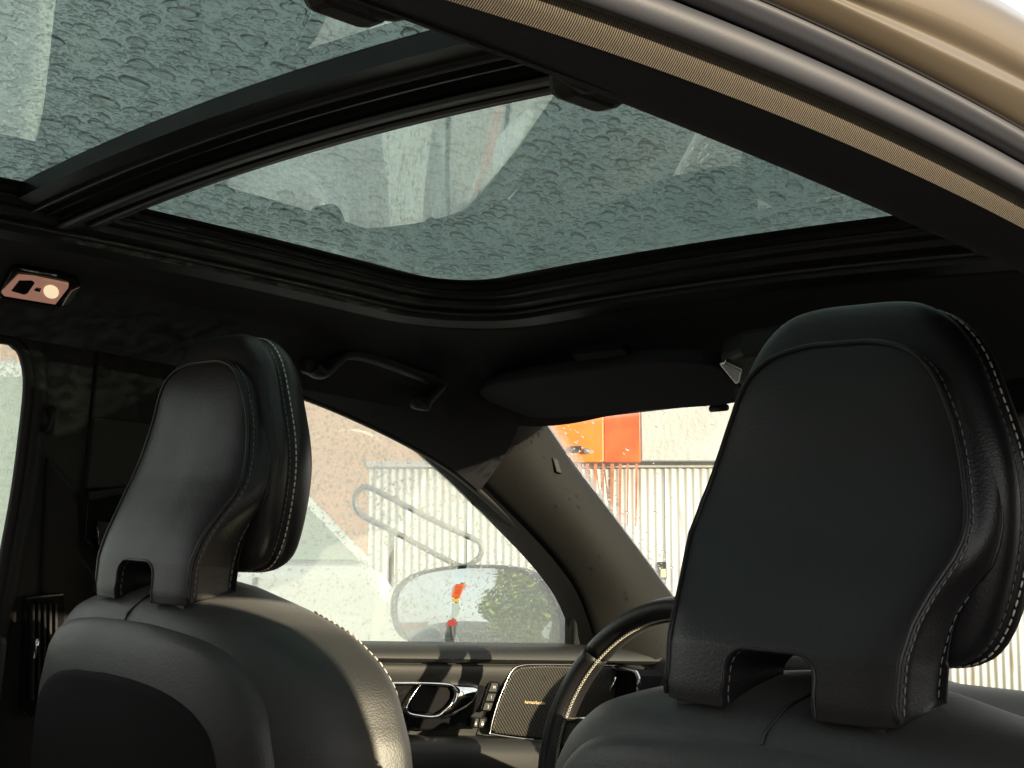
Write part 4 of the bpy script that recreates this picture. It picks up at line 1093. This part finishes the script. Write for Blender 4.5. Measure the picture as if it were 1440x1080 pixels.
# defroster grille on the dash top, passenger half
for i in range(14):
    x = -.26+.02*i; V, Fc = box((x, 1.17, -.017), (.0055, .018, .002)); mesh('defroster_slat', V, Fc, 'rubber', DB, False)

# steering wheel
SW = thing('steering_wheel', 'black leather steering wheel with pale cross stitching in front of the driver seat', 'steering wheel')
sc = Vector((-.37, .675, -.112)); tl = math.radians(14); sx = Vector((1, 0, 0)); su = Vector((0, math.sin(tl), math.cos(tl))); sn = sx.cross(su)   # sn points to the driver (-Y)
def swp(a, r, o=0): return sc+sx*math.cos(a)*r+su*math.sin(a)*r+sn*o
RWH = .176
def rimring(a0, a1, n, name, m, rr=.0165):
    rings = []
    for i in range(n+1):
        a = lerp(a0, a1, i/n); rg = []
        for k in range(16):
            b = 2*math.pi*k/16; rg.append(swp(a, RWH+rr*.92*math.cos(b), rr*1.12*math.sin(b)))
        rings.append(rg)
    V, Fc = loft(rings, True, True, True); return fixn(mesh(name, V, Fc, m, SW))
rimring(math.radians(38), math.radians(142), 40, 'rim', 'leather'); rimring(math.radians(143), math.radians(397), 80, 'rim', 'leather')
mb = MB(); n = 250
for i in range(n):
    a = 2*math.pi*i/n; da = 2*math.pi/n*.45
    for s in (-1, 1):
        mb.add(tube([swp(a-da*s, RWH-.0155, .0040), swp(a, RWH-.0163, .0062), swp(a+da*s, RWH-.0155, .0084)], .00042, 5))
stuff(mb.build('stitching', 'thread_white', SW))
V, Fc = prism([swp(0, -.075, .01)+su*.05, swp(0, .075, .01)+su*.05, swp(0, .085, .01)+su*0, swp(0, .05, .01)-su*.06, swp(0, -.05, .01)-su*.06, swp(0, -.085, .01)], sn*-.03); fixn(mesh('hub', V, Fc, 'plastic', SW, False, bev(.015, 3)))
for s in (-1, 1):
    V, Fc = prism([swp(0, s*.07, .006)+su*.028, swp(0, s*.165, .004)+su*.018, swp(0, s*.165, .004)-su*.018, swp(0, s*.07, .006)-su*.03], sn*-.015); fixn(mesh('spoke', V, Fc, 'plastic', SW, False, bev(.005, 2)))
    V, Fc = tube([swp(0, s*.09, .01)+su*.026, swp(0, s*.16, .006)+su*.016], .0025, 8); mesh('spoke_trim', V, Fc, 'chrome', SW)
V, Fc = tube([sc-sn*.02, sc-sn*.02+Vector((0, .25, -.08))], .035, 14); mesh('column', V, Fc, 'plastic', SW)

# ================================================================== REST OF THE SHELL (blocks light as the real car does)
CB_ = thing('cabin_shell', 'bronze body shell enclosing the cabin', 'body shell', kind='structure')
V, Fc = box((0, .2, -.95), (.76, 1.3, .02)); mesh('floor', V, Fc, 'headliner', CB_, False)
V, Fc = box((0, 1.25, -.5), (.72, .03, .45)); mesh('bulkhead', V, Fc, 'plastic', CB_, False)
V, Fc = box((0, 1.75, -.34), (.85, .55, .22)); mesh('bonnet', V, Fc, 'paint', CB_, False, bev(.08, 4))
# rear of the cabin: quarter panels and tailgate keep daylight out as in the real car
V, Fc = box((0, -1.62, -.42), (.74, .04, .50)); mesh('tailgate', V, Fc, 'paint', CB_, False, bev(.02))
V, Fc = box((0, -1.58, .28), (.64, .05, .06)); mesh('tailgate_header', V, Fc, 'headliner', CB_, False, bev(.02))
for sx_ in (-1, 1):
    V, Fc = prism([Vector((sx_*.62, -1.02, .28)), Vector((sx_*.72, -.98, -.03)), Vector((sx_*.74, -.98, -.95)), Vector((sx_*.74, -1.66, -.95)), Vector((sx_*.72, -1.6, -.03)), Vector((sx_*.62, -1.6, .28))], (sx_*.04, 0, 0)); fixn(mesh('quarter_panel', V, Fc, 'paint', CB_, False, bev(.01)))
V, Fc = box((0, -1.15, -.38), (.64, .09, .36)); mesh('rear_bench_back', V, Fc, 'leather_seat', CB_, False, bev(.05, 4))
V, Fc = box((0, -.85, -.66), (.64, .26, .09)); mesh('rear_bench', V, Fc, 'leather_seat', CB_, False, bev(.05, 4))
# passenger side: centre pillar and closed front door
V, Fc = prism([Vector((.61, .06, .27)), Vector((.61, .25, .27)), Vector((.70, .32, -.05)), Vector((.70, .30, -.9)), Vector((.70, -.02, -.9)), Vector((.70, .0, -.05))], (.05, 0, 0)); fixn(mesh('centre_pillar', V, Fc, 'paint', CB_, False, bev(.01)))
V, Fc = box((.735, .80, -.46), (.04, .48, .42)); mesh('door_panel', V, Fc, 'paint', CB_, False, bev(.02, 3))
V, Fc = prism([Vector((.63, .25, .26)), Vector((.632, .55, .225)), Vector((.66, .80, .10)), Vector((.71, 1.05, -.045)), Vector((.715, .30, -.045))], (.004, 0, 0)); pn_ = fixn(mesh('door_glass', V, Fc, 'screen_glass', CB_, False))
